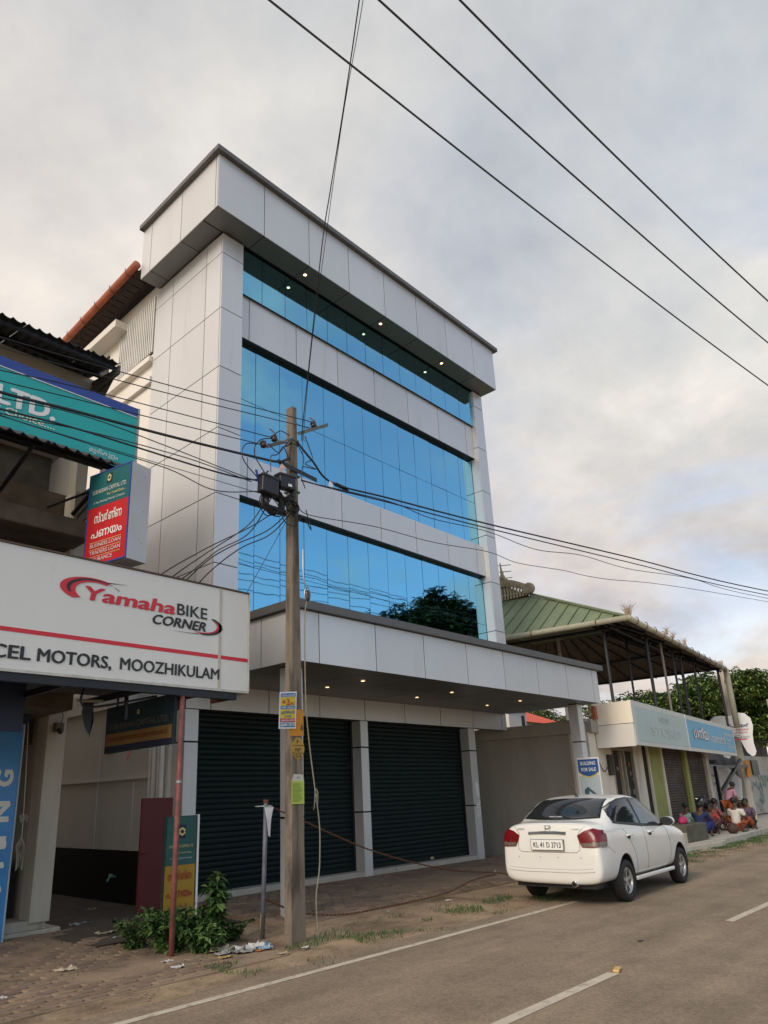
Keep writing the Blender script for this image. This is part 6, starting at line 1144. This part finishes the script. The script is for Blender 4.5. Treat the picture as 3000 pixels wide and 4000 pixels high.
# wires on the far side of the road (seen mirrored)
for i, z in enumerate((11.3, 11.0, 10.55)): wire(('upper', 'middle', 'lower')[i]+' line across the road mirrored in the lower glass', [(-20, -3, z-.3), (5, -3, z-.2), (18.6, -3, z+.2), (29, -3, z+.8), (60, -3, z+2.4)], .016, group='lines across the road')
# far buildings between pillar and sign
T = thing('red_roof_house', 'distant house with a bright orange-red roof seen under the canopy', 'house', (43, 26, 0)); MB().box(36.9, 41.5, 22.2, 27, 0, 5.5).obj('wall', WHT2, T)
MB().add([(36.7, 21.9, 5.46), (42.2, 21.9, 5.46), (41.0, 24.2, 6.45), (38.3, 24.2, 6.45), (36.7, 27, 5.46), (42.2, 27, 5.46)], [(0, 1, 2, 3), (0, 3, 4), (3, 2, 5, 4), (1, 5, 2)]).obj('roof', mat('orange_red_roof', (.60, .07, .025), .7, 0, .08, 2), T)
T = thing('white_far_building', 'distant white building corner beside the red roofed house', 'house', (35.5, 22.5, 0)); MB().box(34.6, 36.4, 21.5, 26, 0, 5.9).obj('wall', WHT2, T); MB().box(34.5, 36.5, 21.4, 26, 5.9, 5.98).obj('roof_edge', GRY, T); MB().box(35.9, 36.2, 21.47, 21.5, 4.6, 5.7).obj('window', FRM, T)
# weeds in front of the alley
WL = [leafm('weed_leaf', (.045, .10, .022)), leafm('weed_leaf_light', (.10, .17, .045)), leafm('weed_leaf_dark', (.02, .05, .012))]
def weed(label, base, h_, stems, per, ls, seed, spread, wid=.5):
    T = thing('weed', label, 'plant', base, 'weeds around the red post'); r_ = random.Random(seed); q = MB(); pts = []
    for i in range(stems):
        a = r_.uniform(0, 6.28); k_ = r_.uniform(.1, 1)*spread; hh = h_*r_.uniform(.6, 1); p = catmull([Vector(base)+Vector((.3*k_*math.cos(a), .3*k_*math.sin(a), 0)), Vector(base)+Vector((.6*k_*math.cos(a), .6*k_*math.sin(a), hh*.6)), Vector(base)+Vector((k_*math.cos(a), k_*math.sin(a), hh))], 5); q.tube(p, .005, 4)
        for j in range(per): t_ = p[min(len(p)-1, int((.12+.88*j/per)*len(p)))]; pts.append((t_.x, t_.y, t_.z, ls*.25, .8))
    q.obj('stem', mat('green_stem', (.05, .09, .025), .7), T); leaf_cloud(pts, len(pts)*5, ls, None, 'leaves', T, seed, droop=.4, clus=5, wid=wid, mats=WL)
weed('tall single weed with big drooping leaves right of the red post', (5.82, 8.15, 0), .86, 7, 14, .15, 1, .2)
weed('dense low weed bush around the foot of the red post', (5.28, 8.3, 0), .52, 38, 8, .10, 2, .40)
weed('ground creeping weeds left of the red post', (5.12, 8.85, 0), .40, 24, 6, .08, 3, .36)
weed('small weeds at the right end of the clump near the barrier post', (6.2, 8.3, 0), .24, 18, 5, .075, 4, .32)
weed('weeds hiding the base of the teal and yellow board', (5.75, 8.75, 0), .44, 22, 7, .10, 5, .42)
weed('bright weeds in front of the big leaved clump', (5.5, 7.95, 0), .34, 26, 7, .10, 6, .34)
# roadside grass strip, gravel
def grass(name, pts, m, hmin, hmax, seed, label):
    r_ = np.random.RandomState(seed); P = np.array(pts); n_ = len(P); a = r_.uniform(0, 6.28, n_); h_ = r_.uniform(hmin, hmax, n_); w_ = h_*.07+.002; dx = np.stack([np.cos(a), np.sin(a), 0*a], 1)
    lean_ = r_.uniform(.2, .9, n_)[:, None]*h_[:, None]; p0 = P+dx*w_[:, None]; p1 = P-dx*w_[:, None]; sdv = np.stack([-np.sin(a), np.cos(a), 0*a], 1); p2 = P+sdv*lean_+np.array([0, 0, 1])*h_[:, None]
    V_ = np.stack([p0, p1, p2], 1).reshape(-1, 3); me = bpy.data.meshes.new(name); me.from_pydata([tuple(x) for x in V_], [], [(3*i, 3*i+1, 3*i+2) for i in range(n_)]); me.materials.append(m); o = link(me, name, None, kind='stuff'); tag(o, label, 'grass'); return o
rr_ = random.Random(5); pts = []
for i in range(26000):
    x = rr_.uniform(5, 30); yb_ = 7.0+.35*noise.noise(Vector((x*.8, 1, 0)))+(.5 if x > 19 else 0); y = yb_+rr_.gauss(0, .30)
    if noise.noise(Vector((x*1.3, y*2, 5))) > (.12 if x < 19 else -.15): pts.append((x, y, -.005))
grass('roadside_grass', pts, WL[0], .02, .065, 3, 'short green grass tufts along the dusty road shoulder')
STN = mat('shoulder_gravel', (.22, .17, .12), .95, 0, .4, 30); q = MB(); ico = [(0, 0, 1), (.9, 0, .2), (.28, .85, .25), (-.72, .53, .2), (-.72, -.53, .25), (.28, -.85, .2), (0, 0, -.6)]; icf = [(0, 1, 2), (0, 2, 3), (0, 3, 4), (0, 4, 5), (0, 5, 1), (6, 2, 1), (6, 3, 2), (6, 4, 3), (6, 5, 4), (6, 1, 5)]
for i in range(5200):
    x = rr_.uniform(1.5, 24); y = 6.5+abs(rr_.gauss(0, .75)); 
    if x < 7: y = 6.4+rr_.random()**1.5*3.6
    s_ = rr_.uniform(.004, .016)*(1.6 if rr_.random() < .08 else 1); rz_ = rr_.uniform(0, 6.28); c_, s2 = math.cos(rz_), math.sin(rz_)
    q.add([(x+s_*(a*c_-b*s2), y+s_*(a*s2+b*c_), -.004+s_*.5*c) for a, b, c in ico], icf)
tag(q.obj('gravel', STN, kind='stuff'), 'loose stones and grit on the dirt shoulder', 'gravel')
q = MB()
for i in range(1500):
    x = rr_.uniform(4.6, 7); y = rr_.uniform(11.2, 17) if rr_.random() < .45 else rr_.uniform(9.3, 11); x = x if y > 11 else rr_.uniform(4.6, 7.2); s_ = rr_.uniform(.01, .045); rz_ = rr_.uniform(0, 6.28); c_, s2 = math.cos(rz_), math.sin(rz_)
    q.add([(x+s_*(a*c_-b*s2), y+s_*(a*s2+b*c_), -.01+s_*.35*c) for a, b, c in ico], icf)
tag(q.obj('rubble', mat('alley_rubble', (.10, .075, .055), .95, 0, .5, 20), kind='stuff'), 'dark rubble and rotting leaves on the alley floor', 'rubble')
LIT = {'white': mat('litter_white', (.55, .54, .50), .7, 0, .1), 'grey': mat('litter_grey', (.26, .26, .24), .7, 0, .1), 'yellow': mat('litter_yellow', (.42, .30, .10), .7, 0, .1), 'orange': mat('litter_orange', (.50, .16, .03), .6, 0, .1), 'cream': mat('litter_cream', (.42, .36, .24), .7, 0, .1), 'blue': mat('litter_blue', (.20, .30, .38), .6, 0, .1)}
def litter(label, x, y, s_, col, cat='litter', seed=0, z0=.0):
    s_ *= .75
    r_ = random.Random(seed+int(x*100)); q = MB(); n_ = 6; vs = [(x+s_*(i/n_-.5)*1.3+r_.uniform(-.1, .1)*s_, y+s_*(j/n_-.5)*.8+r_.uniform(-.1, .1)*s_, z0+.005+s_*.16*abs(r_.gauss(0, .5))) for j in range(n_+1) for i in range(n_+1)]
    q.add(vs, [(j*(n_+1)+i, j*(n_+1)+i+1, (j+1)*(n_+1)+i+1, (j+1)*(n_+1)+i) for j in range(n_) for i in range(n_) if (i, j) not in ((0, 0), (n_-1, n_-1), (0, n_-1))]); tag(q.obj('litter', LIT[col]), label, cat)
for a in (('grey crumpled wrapper in the weeds left of the pole foot', 5.75, 7.50, .30, 'grey'), ('wide pale plastic sheet crumpled between weeds and pole', 5.95, 7.62, .42, 'white'), ('muddy cream rag below the tall weed', 5.62, 7.78, .34, 'cream'), ('pale blue wrapper under the tall weed', 6.12, 7.62, .26, 'blue'), ('pale blue plastic scrap near the pole foot', 6.05, 7.45, .2, 'blue'), ('orange wrapper scrap beside the pale blue plastic', 5.92, 7.38, .12, 'orange'), ('white foam piece just right of the pole foot', 6.35, 7.05, .12, 'white'), ('cream paper piece on the dirt below the pole', 5.98, 7.02, .13, 'cream'),
          ('white paper scrap at the foot of the red post', 4.95, 7.82, .14, 'white'), ('flat white scrap on the dirt in front of the weeds', 4.85, 7.45, .16, 'white'), ('yellowish torn packet below the weeds', 5.45, 7.42, .16, 'yellow'), ('long grey plastic strip by the weeds', 5.58, 7.62, .28, 'grey'), ('cream stone-like lump by the black wall', 6.45, 12.6, .22, 'cream'), ('white rag on the alley floor', 5.6, 11.3, .3, 'grey'), ('pale flat card in the alley mouth', 5.45, 10.2, .28, 'cream'),
          ('small white scrap at the lower left road shoulder', 3.1, 7.75, .14, 'white'), ('long pale stick on the left paving', 4.05, 8.38, .22, 'cream'), ('crushed bottle in the alley mouth', 5.3, 9.7, .14, 'white'), ('small white scrap on the forecourt paving', 11.0, 9.6, .09, 'white'), ('white scrap on the dirt below the lower chain', 10.3, 7.9, .12, 'white'), ('grey stone near the lower chain', 8.9, 8.0, .1, 'grey')): litter(*a)
T = thing('lane_marker_scrap', 'yellowish plastic piece lying at the end of the white dash', 'litter', (7.27, 3.6, .01)); MB().box(7.19, 7.36, 3.565, 3.625, .006, .03, M=Matrix.Translation((7.27, 3.6, 0)) @ Matrix.Rotation(.3, 4, 'Z') @ Matrix.Translation((-7.27, -3.6, 0))).obj('body', mat('marker_yellow', (.55, .36, .10), .6, 0, .1), T, bevel=.008)
T = thing('road_scrap', 'small dark leaf scrap flattened on the asphalt', 'litter', (9.6, 4.2, 0)); MB().box(8.72, 8.80, 3.98, 4.02, .003, .008).obj('scrap', PLBLK, T)
MB_ = None
q = MB(); 
for i in range(140):
    x = rr_.uniform(18.8, 21.5); y = 7.55+rr_.gauss(0, .12); s_ = rr_.uniform(.02, .08); q.add([(x+s_*a, y+s_*b, s_*.5*c) for a, b, c in ico], icf)
tag(q.obj('kerb_stones', mat('kerb_rubble', (.22, .19, .14), .95, 0, .3, 10), kind='stuff'), 'small stones and rubble below the raised pavement', 'rubble')
